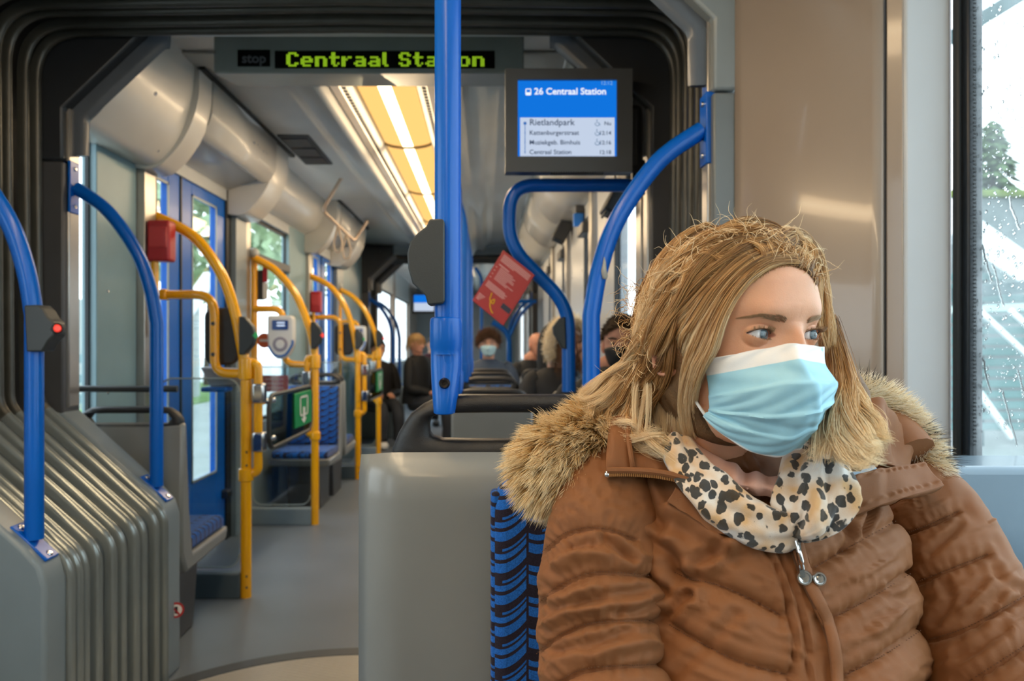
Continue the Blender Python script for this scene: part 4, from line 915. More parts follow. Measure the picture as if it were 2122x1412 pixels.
def head_pts(TH, Z, eyes=True, n=2.3):
    w, f, b = np.interp(Z, HZ, HW_), np.interp(Z, HZ, HF_), np.interp(Z, HZ, HB_)
    s, c = np.sin(TH), np.cos(TH); fb = np.where(c > 0, f, b)
    rho = 1/((np.abs(s)/w)**n+(np.abs(c)/fb)**n)**(1/n)
    x, y = rho*s, rho*c
    fr = np.clip(c*2.2, 0, 1)
    ax = np.abs(x)
    d = -.0085*np.exp(-((ax-.031)/.017)**2-((Z-.0)/.013)**2)                    # sockets
    d += .0030*np.exp(-((ax-.030)/.020)**2-((Z-.021)/.009)**2)                   # brow
    d += -.0025*np.exp(-(x/.012)**2-((Z-.012)/.010)**2)
    na = np.interp(Z, [-.060, -.050, -.040, -.028, -.014, .0, .012, .03], [0, .018, .026, .021, .0135, .0085, .003, 0]); nw = np.interp(Z, [-.05, -.03, 0, .03], [.013, .0105, .0078, .011])
    d += na*np.exp(-(np.abs(x)/nw)**2.2)
    d += .0045*np.exp(-((ax-.043)/.018)**2-((Z+.032)/.016)**2)
    d += .004*np.exp(-(x/.03)**2-((Z-.07)/.03)**2)
    d += .006*np.exp(-(x/.018)**2-((Z+.094)/.014)**2)
    y = y+d*fr
    col = np.zeros_like(x)
    if eyes:
        ex, ey, ez, er = EYE
        for sd in (-1, 1):
            u = (x-sd*ex)*sd; v = Z-ez; r2 = u*u+v*v; R1 = er+.0016
            lid = ey+np.sqrt(np.clip(R1*R1-r2, 0, None)); k = .0018
            on = (fr > 0) & (r2 < R1*R1*1.05)
            h = np.clip(.5+.5*(lid-y)/k, 0, 1); sm = y*(1-h)+lid*h+k*h*(1-h)
            y = np.where(on, sm, y)
            a = .0132; q = np.clip(1-(u/a)**2, 0, 1)
            vu = .0050*q**.75+.0011*u/a; vl = -.0040*q**.85+.0011*u/a
            inside = np.minimum(np.minimum(vu-v, v-vl), a-np.abs(u)); inside = np.where(fr > 0, inside, -1)
            step = np.clip(inside/.0009+.5, 0, 1); y = y-step*.009
            crease = np.exp(-((v-(vu+.0042))/.0009)**2)*np.clip(q*1.5, 0, 1)*(fr > 0)
            y = y-.0011*crease
            bag = np.exp(-((v-(vl-.0055))/.0018)**2)*np.clip(q*1.2, 0, 1)*(fr > 0); y = y-.0006*bag
            rim = np.exp(-(np.clip(-inside, 0, None)/.0012)**2)*(inside < .002)*(fr > 0)*(np.abs(u) < a*1.05)
            col = np.maximum(col, rim)
    return x, y, Z, col
HA = math.radians(26); HK = 1.03
HFv = Vector((math.sin(HA), -math.cos(HA), 0)); HLv = Vector((math.cos(HA), math.sin(HA), 0))
E0 = W(1614, 694, .768); HC = E0-HFv*(.069*HK)
def HL(x, y, z): return HC+(HLv*x+HFv*y+Vector((0, 0, 1))*z)*HK
SKIN = pm('skin_fair', '#dba07d', .46, var=.06, scale=40, sub=.25, bump=.12, bscale=700)
def skin_tint(m):
    t = m.node_tree; b = t.nodes['Principled BSDF']; at_ = t.nodes.new('ShaderNodeVertexColor'); at_.layer_name = 'tint'
    mx = t.nodes.new('ShaderNodeMix'); mx.data_type = 'RGBA'; src = b.inputs['Base Color'].links[0].from_socket
    mx.inputs[7].default_value = lin('#a8625a'); t.links.new(at_.outputs['Color'], mx.inputs[0]); t.links.new(src, mx.inputs[6]); t.links.new(mx.outputs[2], b.inputs['Base Color'])
skin_tint(SKIN)
def add_tint(o, vals):
    ca = o.data.color_attributes.new('tint', 'FLOAT_COLOR', 'POINT'); buf = np.zeros((len(vals), 4), 'f'); buf[:, :3] = np.array(vals)[:, None]; buf[:, 3] = 1; ca.data.foreach_set('color', buf.ravel())
th = np.concatenate([np.linspace(-math.pi, -1.15, 40, endpoint=False), np.linspace(-1.15, 1.15, 250, endpoint=False), np.linspace(1.15, math.pi, 40, endpoint=False)])
zr = np.concatenate([np.linspace(-.1123, -.03, 46, endpoint=False), np.linspace(-.03, .03, 92, endpoint=False), np.linspace(.03, .1103, 44)])
TH, ZZ = np.meshgrid(th, zr)
hx, hy, hz, hc = head_pts(TH, ZZ)
wm = MB(); G = []
HCn, Ln, Fn = np.array(HC), np.array(HLv), np.array(HFv)
PW = HCn+(hx[..., None]*Ln+hy[..., None]*Fn+hz[..., None]*np.array((0, 0, 1.)))*HK
wm.grid(PW.tolist(), closev=True)
tint = list(hc.ravel()*.45)
# ears: curved plate with rolled rim
def ear(sd):
    rows = []; cl = []
    for i in range(13):
        t = i/12
        row = []
        for k in range(28):
            a = 2*math.pi*k/28; ew = .0165+.003*math.cos(a+.5); eh = .030+.002*math.sin(a)
            r = t; y0 = .005+ew*r*math.cos(a)*1.0+.004*math.sin(a)*r; z0 = -.017+eh*r*math.sin(a)*(1 if math.sin(a) > 0 else .95)
            rim = .0045*math.exp(-((t-.86)/.11)**2) - .006*math.exp(-(t/.42)**2) - .006*max(0, t-.93)/.07
            if math.cos(a) > .55: rim *= .4
            xo = .0735+.010*(-math.cos(a)*r*.75+.35)+rim
            row.append(HL(sd*xo, y0-.006, z0))
        rows.append(row)
    wm.grid(rows, closev=True); tint.extend([.25+.3*math.exp(-((i/12-.5)/.3)**2) for i in range(13) for k in range(28)])
ear(-1); ear(1)
# neck and a hidden upper body under the jacket
nk = []
for t in np.linspace(0, 1, 14):
    z = 1.085-.30*t; c = Vector((HC.x-.006+.012*t, HC.y+.028+.075*t, z)); r = .052+.004*t+(.09*max(0, t-.45))
    nk.append([c+Vector((r*math.cos(2*math.pi*k/28), r*.95*math.sin(2*math.pi*k/28), 0)) for k in range(28)])
wm.grid(nk, closev=True); tint.extend([.12]*(14*28))
woman = wm.obj('person', SKIN, None, sharp=180)
add_tint(woman, tint)
tag(woman, 'blonde woman in blue face mask and brown quilted jacket, looking aside', 'person')
# eyes
def eye_mat():
    m = bpy.data.materials.new('eye_blue_grey'); m.use_nodes = True; t = m.node_tree; b = t.nodes['Principled BSDF']
    a = t.nodes.new('ShaderNodeVertexColor'); a.layer_name = 'tint'; t.links.new(a.outputs['Color'], b.inputs['Base Color'])
    b.inputs['Roughness'].default_value = .12; b.inputs['Coat Weight'].default_value = .35; b.inputs['Coat Roughness'].default_value = .02
    return m
EM = eye_mat()
def eyeball(sd, parent, gaze=(.16, -.0)):
    ex, ey, ez, er = EYE; c = HL(sd*ex, ey, ez)
    gd = (HFv*math.cos(gaze[0])+HLv*math.sin(gaze[0])+Vector((0, 0, gaze[1]))).normalized(); U = gd.cross(Vector((0, 0, 1))).normalized(); V = U.cross(gd)
    G = []; cols = []
    for i in range(41):
        a = math.pi*(i/40)**1.5
        bul = .0006*max(0, 1-(a/.5)**2); rr_ = (er+bul)*HK
        for k in range(40):
            ph = 2*math.pi*k/40
            if a < .17: cc = (.004, .004, .005)
            elif a < .47:
                f_ = (a-.17)/.30; st = .75+.35*math.sin(ph*17+math.sin(ph*5)*2)*.4; base = np.array((.13, .18, .20))*(1-f_)+np.array((.075, .12, .15))*f_
                cc = tuple(base*st*(1 if f_ < .82 else .45))
            elif a < .53: cc = (.35, .33, .33)
            else: cc = (.70, .66, .65) if a < 1.05 else (.66, .52, .50)
            cols.append(cc)
        G.append([c+(gd*math.cos(a)+(U*math.cos(2*math.pi*k/40)+V*math.sin(2*math.pi*k/40))*math.sin(a))*rr_ for k in range(40)])
    o = MB().grid(G, closev=True).obj('eye', EM, parent, sharp=180)
    ca = o.data.color_attributes.new('tint', 'FLOAT_COLOR', 'POINT'); buf = np.ones((len(cols), 4), 'f'); buf[:, :3] = np.array(cols); ca.data.foreach_set('color', buf.ravel())
    return o
eyeball(-1, woman); eyeball(1, woman)

for sd in (-1, 1):                                    # dark lash line on the upper lid
    ex, ey, ez, er = EYE; P = []
    for u in np.linspace(-.92, 1.06, 18):
        q = max(0, 1-u*u); v = .0050*q**.75+.0011*u; P.append(HL(sd*(ex+u*.0132), ey+math.sqrt(max(0, (er+.0019)**2-(u*.0132)**2-v*v)), v+.0002))
    MB().tube(P, [.00035]*5+[.0006]*9+[.0005]*4, 6).obj('lash_line', pm('lash_dark', '#2b1d16', .7), woman)
# ---- hair curves
def hair_mat(name, stops, rough=.35, rnd=.35, tipfade=None):
    m = bpy.data.materials.new(name); m.use_nodes = True; t = m.node_tree; t.nodes.clear()
    o = t.nodes.new('ShaderNodeOutputMaterial'); h = t.nodes.new('ShaderNodeBsdfPrincipled'); hr = t.nodes.new('ShaderNodeBsdfHair'); hr.component = 'Reflection'; mxs = t.nodes.new('ShaderNodeMixShader'); mxs.inputs[0].default_value = .22
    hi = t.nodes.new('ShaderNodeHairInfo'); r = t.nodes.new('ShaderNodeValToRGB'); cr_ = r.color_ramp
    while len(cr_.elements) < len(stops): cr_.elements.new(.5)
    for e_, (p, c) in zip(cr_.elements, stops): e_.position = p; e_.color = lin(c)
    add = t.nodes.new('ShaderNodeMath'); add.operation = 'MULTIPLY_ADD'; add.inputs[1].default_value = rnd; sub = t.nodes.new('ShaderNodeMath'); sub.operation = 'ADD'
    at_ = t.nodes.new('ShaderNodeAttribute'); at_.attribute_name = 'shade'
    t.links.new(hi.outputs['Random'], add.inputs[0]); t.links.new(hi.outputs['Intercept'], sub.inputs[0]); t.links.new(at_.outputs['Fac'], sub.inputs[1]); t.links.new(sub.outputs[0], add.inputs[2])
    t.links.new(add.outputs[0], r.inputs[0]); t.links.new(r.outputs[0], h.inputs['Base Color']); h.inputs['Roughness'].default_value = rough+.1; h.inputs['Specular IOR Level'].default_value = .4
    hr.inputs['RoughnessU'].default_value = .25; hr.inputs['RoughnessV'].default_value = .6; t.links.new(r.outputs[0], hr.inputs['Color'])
    t.links.new(h.outputs[0], mxs.inputs[1]); t.links.new(hr.outputs[0], mxs.inputs[2]); t.links.new(mxs.outputs[0], o.inputs[0]); return m
def make_curves(name, strands, rad, mat, parent, shade=None, tip=.25):
    """strands: array (n, m, 3)"""
    S = np.asarray(strands, dtype='f'); n, m = S.shape[:2]
    hd = bpy.data.hair_curves.new(name); hd.add_curves([m]*n)
    hd.position_data.foreach_set('vector', S.reshape(-1))
    prof = np.interp(np.linspace(0, 1, m), [0, .15, .7, 1], [.8, 1, .9, tip]); rr_ = np.tile(prof*rad, (n, 1)).astype('f')
    ra = hd.attributes.get('radius') or hd.attributes.new('radius', 'FLOAT', 'POINT'); ra.data.foreach_set('value', rr_.reshape(-1))
    sh = hd.attributes.new('shade', 'FLOAT', 'CURVE'); sh.data.foreach_set('value', np.asarray(shade if shade is not None else np.zeros(n), dtype='f'))
    hd.materials.append(mat); o = bpy.data.objects.new(name, hd); COL.objects.link(o); o.parent = parent
    return o
def crn(P, m):
    """resample an array (k,3) by Catmull-Rom to m points"""
    P = np.asarray(P, float); k = len(P); t = np.linspace(0, k-1, m); i = np.clip(t.astype(int), 0, k-2); f = (t-i)[:, None]
    p0, p1, p2, p3 = P[np.clip(i-1, 0, k-1)], P[i], P[i+1], P[np.clip(i+2, 0, k-1)]
    return .5*(2*p1+(p2-p0)*f+(2*p0-5*p1+4*p2-p3)*f**2+(3*p1-p0-3*p2+p3)*f**3)
EC, ER = np.array((0, -.004, .006)), np.array((.086, .110, .117))
def hair_pt(px, py, off=0.):
    """world point on the hair volume along the pixel's ray (silhouette points fall at its rim)"""
    d = np.array(((px-VX)/FP, 1., -(py-VY)/FP)); o = np.array((0, 0, CZ))
    def loc(v, pt): 
        q = (v-HCn*pt)/HK; return np.array((q@Ln, q@Fn, q[2]))
    ol = (loc(o, 1)-EC)/ER; dl = loc(d, 0)/ER
    A, B, Cc = dl@dl, 2*ol@dl, ol@ol-1; D = B*B-4*A*Cc
    t = (-B-math.sqrt(D))/(2*A) if D > 0 else -B/(2*A)
    return o+d*(t+off)
def sheet(guides, n, m=22, wave=.0022, thick=.012, clump=17, jit=.0011, sheet_seed=0, freq=2.6, taper=.7):
    """strands spread between neighbouring guide lines; guides: lists of (px, py[, depth offset])"""
    rs = np.random.RandomState(100+sheet_seed)
    GD = guides if isinstance(guides, np.ndarray) else np.array([crn([hair_pt(*(g if (i or gd[0][1] > 595) else (g[0], g[1], (g[2] if len(g) > 2 else 0)+.0035))) for i, g in enumerate(gd)], m) for gd in guides]); k = len(GD); tt = np.linspace(0, 1, m)
    U = rs.rand(n)*(k-1); CU = (np.floor(U*clump)+.5)/clump+0; CU = np.clip(CU+rs.normal(0, .004, n), 0, k-1.001)
    def at_u(u):
        i = np.clip(u.astype(int), 0, k-2); f = (u-i)[:, None, None]
        return GD[i]*(1-f)+GD[i+1]*f
    A, Bc = at_u(U), at_u(CU); cl = (np.sin(np.clip(tt*1.9, 0, 1.57))*taper)[None, :, None]
    S = A*(1-cl)+Bc*cl
    cid = np.floor(U*clump).astype(int); ph = np.random.RandomState(5+sheet_seed).rand(5000)*6.283; ph2 = np.random.RandomState(9+sheet_seed).rand(5000)
    w1 = np.sin(tt[None]*6.283*freq*(.7+.6*ph2[cid][:, None])+ph[cid][:, None])*wave*(tt[None]**.7)
    w2 = np.cos(tt[None]*6.283*freq*(.7+.6*ph2[cid][:, None])+ph[cid][:, None]*1.7)*wave*(tt[None]**.7)
    lay = rs.rand(n)**1.3*thick; base = (ph2[cid]-.5)*thick*1.1
    view = S-np.array((0, 0, CZ)); view /= np.linalg.norm(view, axis=2, keepdims=True)
    side = np.cross(np.gradient(S, axis=1), view); side /= np.linalg.norm(side, axis=2, keepdims=True)+1e-9
    cs = (np.random.RandomState(31+sheet_seed).rand(5000)-.5)*.006; S = S+side*(cs[cid][:, None]*np.sin(np.clip(tt*2.5, 0, 1.57))[None])[..., None]
    S = S+side*w1[..., None]+view*(w2+(lay+base)[:, None]*np.sin(np.clip(tt*3.2, 0, 1.57))[None]*.8)[..., None]
    g = np.cumsum(rs.normal(0, jit*.35, (n, m, 3)), axis=1)*.55; S = S+g+rs.normal(0, jit, (n, 1, 3))
    ln = .72+.28*rs.rand(n)                                      # uneven lengths
    out = np.empty_like(S)
    for i in range(n):
        q = np.linspace(0, (m-1)*ln[i], m); j = np.clip(q.astype(int), 0, m-2); f = (q-j)[:, None]; out[i] = S[i, j]*(1-f)+S[i, j+1]*f
    shade = (ph2[cid]-.5)*.6+rs.normal(0, .08, n)+.04
    return out, shade
HS = []
def S_(guides, n, **k): HS.append(sheet(guides, n, sheet_seed=len(HS), **k))
# crown and top, front sweep, back of the left side, curls on the hood, far side, right-hand locks
S_([[(1648, 492), (1600, 466), (1535, 462), (1470, 486), (1405, 530), (1362, 590), (1340, 660)], [(1640, 505), (1580, 482), (1505, 486), (1440, 520), (1390, 572), (1352, 640), (1322, 710)], [(1632, 520), (1560, 503), (1490, 520), (1430, 565), (1385, 620), (1345, 690), (1305, 760)]], 4200, wave=.006, freq=2.8, thick=.016, clump=11)
S_([[(1655, 546, -.004), (1600, 549, -.002), (1545, 590, -.003), (1503, 655, -.006), (1476, 720, -.008), (1452, 770, -.006), (1440, 840, .005), (1452, 915, .0)], [(1640, 530), (1580, 541), (1520, 592), (1475, 660), (1446, 730), (1428, 790), (1418, 860), (1430, 935)],
    [(1625, 515), (1560, 535), (1495, 590), (1450, 655), (1424, 700), (1416, 745, .03), (1404, 830, .03), (1400, 905, -.01)], [(1612, 503), (1540, 522), (1468, 588), (1420, 645), (1393, 682, .01), (1366, 745, .03), (1345, 830, .02), (1350, 905, -.02)]], 5200, wave=.0024, thick=.010, freq=2.0)
S_([[(1612, 500), (1535, 520), (1462, 580), (1408, 650), (1372, 720), (1330, 785), (1265, 830), (1215, 850)], [(1590, 488), (1510, 500), (1430, 555), (1380, 635), (1345, 705), (1306, 772), (1252, 812), (1205, 828)], [(1575, 476), (1490, 486), (1412, 535), (1362, 612), (1328, 690), (1296, 755), (1240, 800), (1192, 815)]], 4800, wave=.008, freq=2.6, thick=.02, clump=10, jit=.0014)
S_([[(1402, 690, .01), (1385, 770), (1360, 830), (1340, 880), (1365, 930, -.03), (1425, 950, -.05)], [(1382, 690, .01), (1352, 770), (1312, 830), (1292, 875), (1325, 915, -.03), (1390, 925, -.05)], [(1360, 680, .01), (1330, 760), (1285, 810), (1262, 850), (1290, 890, -.02), (1355, 905, -.04)], [(1345, 690, .01), (1300, 770), (1245, 812), (1205, 845), (1195, 870, .01), (1230, 900, 0)]], 4800, wave=.011, freq=2.0, thick=.024, taper=.6, clump=7, jit=.0016)
S_([[(1622, 545), (1656, 522, .004), (1686, 550, .02), (1699, 612, .04), (1704, 680, .05), (1712, 740, .05), (1728, 810, .03)], [(1620, 522), (1660, 498, .004), (1694, 538, .03), (1706, 608, .05), (1711, 680, .06), (1720, 750, .06), (1738, 830, .03)], [(1602, 500), (1645, 476, .006), (1688, 510, .04), (1708, 590, .06), (1718, 680, .06), (1734, 780, .05), (1755, 850, .03)]], 2600, wave=.003, thick=.012)
S_([[(1716, 660, .095), (1728, 770, .03), (1716, 850, -.01), (1690, 900, -.04), (1655, 955, -.06)], [(1718, 660, .095), (1742, 785, .02), (1733, 860, -.02), (1742, 910, -.05), (1785, 952, -.05), (1832, 945, -.04)], [(1722, 660, .095), (1757, 785, .02), (1762, 850, -.01), (1782, 905, -.04), (1830, 932, -.03)], [(1724, 660, .095), (1770, 795, .02), (1796, 850), (1826, 890, -.01), (1838, 915, -.01)]], 3600, wave=.007, thick=.024, freq=1.5, clump=8, jit=.002)
# back of the head, falling into the hood
bg = []
for a in np.radians(np.linspace(84, 256, 10)):
    P = []
    for el in (78, 62, 44, 24, 4, -14):
        e_ = math.radians(el); v = EC+ER*np.array((math.sin(a)*math.cos(e_), math.cos(a)*math.cos(e_), math.sin(e_)))*.965; P.append(v)
    for dz, gr_ in ((-.055, 1.03), (-.095, 1.06), (-.13, 1.06)): v = EC+ER*np.array((math.sin(a)*gr_, math.cos(a)*gr_, 0))*.97; v[2] = dz; P.append(v)
    bg.append(crn([HCn+(v[0]*Ln+v[1]*Fn+v[2]*np.array((0, 0, 1.)))*HK for v in P], 22))
S_(np.array(bg), 4200, wave=.004, thick=.004, freq=2.0, clump=6)
# small wave bundles on top (loose twist) and short baby hair at the hairline
S_([[(1560, 500), (1500, 520), (1455, 505), (1415, 545), (1385, 540), (1360, 585)], [(1555, 520), (1495, 545), (1450, 535), (1412, 580), (1376, 580), (1350, 630)], [(1530, 545), (1470, 585), (1430, 580), (1395, 630), (1365, 640), (1345, 690)]], 1800, wave=.007, freq=3.4, thick=.010, clump=9, taper=.85)
S_([[(1690, 590, .01), (1698, 555, .012), (1690, 522, .008), (1668, 496)], [(1668, 558), (1676, 522), (1656, 492), (1620, 472)], [(1642, 550), (1650, 512), (1622, 480), (1580, 467)], [(1614, 552), (1618, 512), (1580, 482), (1535, 470)], [(1584, 566), (1578, 522), (1532, 492), (1480, 486)], [(1556, 586), (1540, 542), (1494, 512), (1440, 520)]], 3000, wave=.0035, thick=.007, clump=5)
# stray hairs
rs = np.random.RandomState(77); fl_ = []
for i in range(620):
    a = rs.rand()
    if a < .5:
        t = rs.rand(); px = 1345+t*350; py = 468+(abs(t-.55)*2)**2*110+rs.rand()*30
    elif a < .9: px, py = 1285+rs.rand()*75, 590+rs.rand()*220
    else: continue
    p0 = hair_pt(px, py); c = np.array(HC); o_ = p0-c; o_[1] *= .4; o_ /= np.linalg.norm(o_); tn = rs.normal(0, 1, 3); L_ = .012+.03*rs.rand(); q = [p0]
    dirn = o_*.7+tn*.5
    for k in range(21): dirn = dirn+rs.normal(0, .12, 3)+np.array((0, 0, -.03))+np.cross(tn, dirn)*.12; dirn /= np.linalg.norm(dirn); q.append(q[-1]+dirn*L_/21)
    fl_.append(q)
HS.append((np.array(fl_)[:, :22], np.full(len(fl_), .15)))
allS = np.concatenate([h[0] for h in HS]); allH = np.concatenate([h[1] for h in HS])
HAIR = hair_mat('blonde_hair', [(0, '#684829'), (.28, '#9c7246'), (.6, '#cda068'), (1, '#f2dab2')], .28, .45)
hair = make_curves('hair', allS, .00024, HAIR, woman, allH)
# the mass of hair beneath the strands
um = MB(); G = []
for i in range(25):
    a = math.pi*i/24; row = []
    for k in range(40):
        ph_ = 2*math.pi*k/40; v = EC+ER*np.array((math.sin(a)*math.cos(ph_), math.sin(a)*math.sin(ph_), math.cos(a)))*.935
        # leave the face free
        fy = v[1]; fz = v[2]
        if fy > .0: v[1] = min(v[1], .018 if fz < .064 else .018+(fz-.064)*2.6)
        if fz < -.02: v[2] = -.02+(fz+.02)*1.15
        row.append(HCn+(v[0]*Ln+v[1]*Fn+v[2]*np.array((0, 0, 1.)))*HK)
    G.append(row)
um.grid(np.array(G).tolist(), closev=True)
for pts, r in (([(1352, 700), (1330, 770), (1300, 820), (1310, 870), (1350, 900)], [.022, .024, .022, .018, .008]), ([(1745, 760), (1770, 820), (1790, 880)], [.012, .016, .010])):
    um.tube([Vector(hair_pt(a, b, .055)) for a, b in pts], r, 14)
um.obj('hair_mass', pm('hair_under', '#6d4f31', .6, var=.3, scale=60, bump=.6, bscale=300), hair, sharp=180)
# brows and lashes
bl = []; rs = np.random.RandomState(5)
def face_pt(x, z, off=0.):
    t_ = math.atan2(x, .085)
    for _ in range(12):
        X_, Y_, Z_, _c = head_pts(np.array([t_]), np.array([z]), eyes=False); t_ += (x-X_[0])*9
    return HL(x, Y_[0]+off, z)
for sd in (-1, 1):
    for i in range(240):
        t = rs.rand(); x = .0135+.037*t; zc = np.interp(t, [0, .3, .65, 1], [.0125, .0150, .0175, .0160]); wd_ = np.interp(t, [0, .2, .6, 1], [.0022, .0028, .0018, .0006]); z = zc+rs.uniform(-1, 1)*wd_
        p = np.array(face_pt(sd*x, z, .0005)); q_ = np.array(face_pt(sd*(x+.0045), z+np.interp(t, [0, .4, 1], [.003, .0008, -.0012]), .0014))
        bl.append([p, p*.5+q_*.5+np.array((0, -.0003, 0)), q_])
    ex, ey, ez, er = EYE
    for i in range(110):
        u = -.9+1.85*rs.rand()*.98; a = .0132; q = max(0, 1-u*u); up_ = rs.rand() < .75
        v = (.0050*q**.75 if up_ else -.0040*q**.85)+.0011*u; x = sd*(ex+u*a)
        yl = ey+math.sqrt(max(0, (er+.0016)**2-(u*a)**2-v*v)); p = np.array(HL(x, yl, v)); L_ = (.0065+.003*max(u, 0)) if up_ else .003
        d1 = np.array(HLv)*sd*u*.7+np.array(HFv)*.9+np.array((0, 0, .15 if up_ else -.5)); d2 = np.array(HLv)*sd*u*.8+np.array(HFv)*.5+np.array((0, 0, .9 if up_ else -.7))
        bl.append([p, p+d1*L_*.5, p+d1*L_*.5+d2*L_*.5])
make_curves('eyebrow_and_lash_hair', np.array(bl), .00022, hair_mat('brow_hair', [(0, '#6e503a'), (1, '#9a7858')], .4, .4), woman)

# ---- face mask
MG = [[(1457, 745, 0.762), (1505, 737, 0.740), (1560, 728, 0.731), (1610, 719, 0.723), (1650, 712, 0.712), (1681, 718, 0.732), (1706, 719, 0.765)],
      [(1466, 780, 0.766), (1515, 772, 0.738), (1570, 762, 0.724), (1622, 753, 0.712), (1660, 748, 0.702), (1688, 753, 0.725), (1709, 757, 0.762)],
      [(1471, 817, 0.769), (1520, 813, 0.737), (1577, 804, 0.716), (1634, 795, 0.702), (1684, 794, 0.697), (1713, 796, 0.722), (1731, 792, 0.758)],
      [(1472, 843, 0.771), (1522, 846, 0.738), (1584, 848, 0.716), (1644, 845, 0.703), (1688, 839, 0.700), (1713, 827, 0.725), (1729, 813, 0.757)],
      [(1470, 853, 0.773), (1526, 868, 0.742), (1590, 880, 0.722), (1642, 884, 0.710), (1680, 872, 0.708), (1702, 855, 0.730), (1713, 838, 0.757)],
      [(1463, 858, 0.776), (1516, 889, 0.748), (1580, 912, 0.731), (1630, 916, 0.722), (1667, 900, 0.722), (1689, 880, 0.738), (1701, 861, 0.760)],
      [(1458, 863, 0.779), (1505, 906, 0.758), (1560, 935, 0.746), (1606, 944, 0.742), (1641, 936, 0.743), (1668, 912, 0.752), (1686, 889, 0.765)]]
def patch(CG, nu, nv):
    """bicubic surface through a control grid of (px, py, depth) -> world points nv x nu"""
    A = np.array([[tuple(W(*p)) for p in row] for row in CG]); rows = np.array([crn(r, nu) for r in A]); return np.array([crn(rows[:, j], nv) for j in range(nu)]).transpose(1, 0, 2)
def normals(G):
    n_ = np.cross(np.gradient(G, axis=1), np.gradient(G, axis=0)); n_ /= np.linalg.norm(n_, axis=2, keepdims=True)+1e-12
    s_ = np.sign((n_*(np.array((0, 0, CZ))-G)).sum()); return n_*s_
NU, NV = 90, 120
MP = patch(MG, NU, NV); MN = normals(MP); vv = np.linspace(0, 1, NV)[:, None]; uu = np.linspace(0, 1, NU)[None, :]
edge = np.clip(np.minimum(uu, 1-uu)/.10, 0, 1)
pl = np.zeros((NV, NU))
for v0, amp in ((.335, .0034), (.555, .0034), (.765, .0024)):        # pleats: cloth steps out under each fold
    vs = v0+.05*(uu-.5)**2-.02*(uu-.5); k_ = (vv-vs)
    pl += amp*np.where(k_ > 0, np.exp(-k_/.10), np.exp(k_/.010))*(.25+.75*edge)
cr1 = .0012*np.sin(uu*19+vv*9+2*np.sin(vv*14))*np.sin(vv*23+uu*6)*edge
rid = .0022*np.exp(-((uu-.62-.12*vv)/.03)**2)*np.clip((vv-.1)*3, 0, 1)
MPd = MP+MN*(pl+cr1+rid)[..., None]
mk = MB(); mk.grid(MPd.tolist()); mi = []
for j in range(NV-1):
    for i in range(NU-1):
        v, u = j/(NV-1), i/(NU-1); mi.append(1 if (v < .155 or v > .972) else 0)
mk.m = mi
MBLUE = pm('mask_blue', '#9fd0e2', .6, var=.05, scale=30, bump=.15, bscale=1500, sub=.0); MWHITE = pm('mask_white', '#e9e7e6', .6, var=.02, bump=.15, bscale=1500)
mask = mk.obj('face_mask', [MBLUE, MWHITE], woman, sharp=75, solid=.0012, off=-1)
mask['label'] = 'pale blue pleated surgical mask with white top band'
st = MB()
def dash(v, u, du, off=.0009, wv=.0006):
    j, i = v*(NV-1), u*(NU-1); a, b_ = MPd[int(j), int(i)], MPd[int(j), min(int(i+du*(NU-1))+1, NU-1)]; n_ = MN[int(j), int(i)]
    dz = np.array((0, 0, wv)); st.add([a+n_*off, b_+n_*off, b_+n_*off-dz, a+n_*off-dz], [(0, 1, 2, 3)])
for v in (.035, .10, .125):
    for k in range(62): dash(v, .015+.0157*k, .004)
for k in range(22):
    v = .20+.028*k
    if v < .95:
        for c in range(3): dash(v, .018+.026*c, .004); dash(v, .91+.026*c, .004)
tag(st.obj('stitching', pm('mask_stitch', '#8fa3ab', .7), mask), kind='stuff')
for pts in (((1460, 750, .762), (1440, 735, .775), (1418, 712, .805), (1404, 700, .82)), ((1460, 859, .778), (1442, 832, .785), (1425, 800, .81), (1402, 770, .822))):
    MB().tube(cr([W(*p) for p in pts], 6), .0016, 8).obj('ear_loop', MWHITE, mask)
for (u, v) in ((.05, .10), (.965, .075)):
    j, i = int(v*(NV-1)), int(u*(NU-1)); MB().lathe([(0, .0012), (.005, .0009), (.0055, .0)], Vector(MPd[j, i]), Vector(MN[j, i]), 14).obj('weld_spot', MBLUE, mask)
# ---- jacket: puffy quilted panels; seams traced as lines, the cloth swells between them
def vnoise(P, scale, seed=0):
    """smooth value noise on (n,3) points"""
    Q = P*scale; I = np.floor(Q).astype(np.int64); F_ = Q-I; F_ = F_*F_*(3-2*F_); out = 0
    def h(i, j, k): 
        n = (i*73856093) ^ (j*19349663) ^ (k*83492791) ^ (seed*2654435761); n = (n ^ (n >> 13))*1274126177; n = n ^ (n >> 16); return (n & 0xffff)/65535.
    for a in (0, 1):
        for b_ in (0, 1):
            for c in (0, 1):
                w = (F_[:, 0] if a else 1-F_[:, 0])*(F_[:, 1] if b_ else 1-F_[:, 1])*(F_[:, 2] if c else 1-F_[:, 2]); out = out+w*h(I[:, 0]+a, I[:, 1]+b_, I[:, 2]+c)
    return out
def topx(P): return np.stack([VX+FP*P[:, 0]/P[:, 1], VY-FP*(P[:, 2]-CZ)/P[:, 1]], 1)
def seg_dist(Q, line):
    """distance (px) of points to a polyline, and the direction of its nearest piece"""
    L_ = np.array([tuple(p)[:2] for p in cr([(a, b, 0) for a, b in line], 6)]); best = np.full(len(Q), 1e9); dirs = np.zeros((len(Q), 2))
    for a, b_ in zip(L_[:-1], L_[1:]):
        e_ = b_-a; l2 = e_@e_+1e-9; t = np.clip(((Q-a)@e_)/l2, 0, 1); d = np.linalg.norm(Q-a-t[:, None]*e_, axis=1); m_ = d < best; best = np.where(m_, d, best); dirs[m_] = e_/math.sqrt(l2)
    return best, dirs
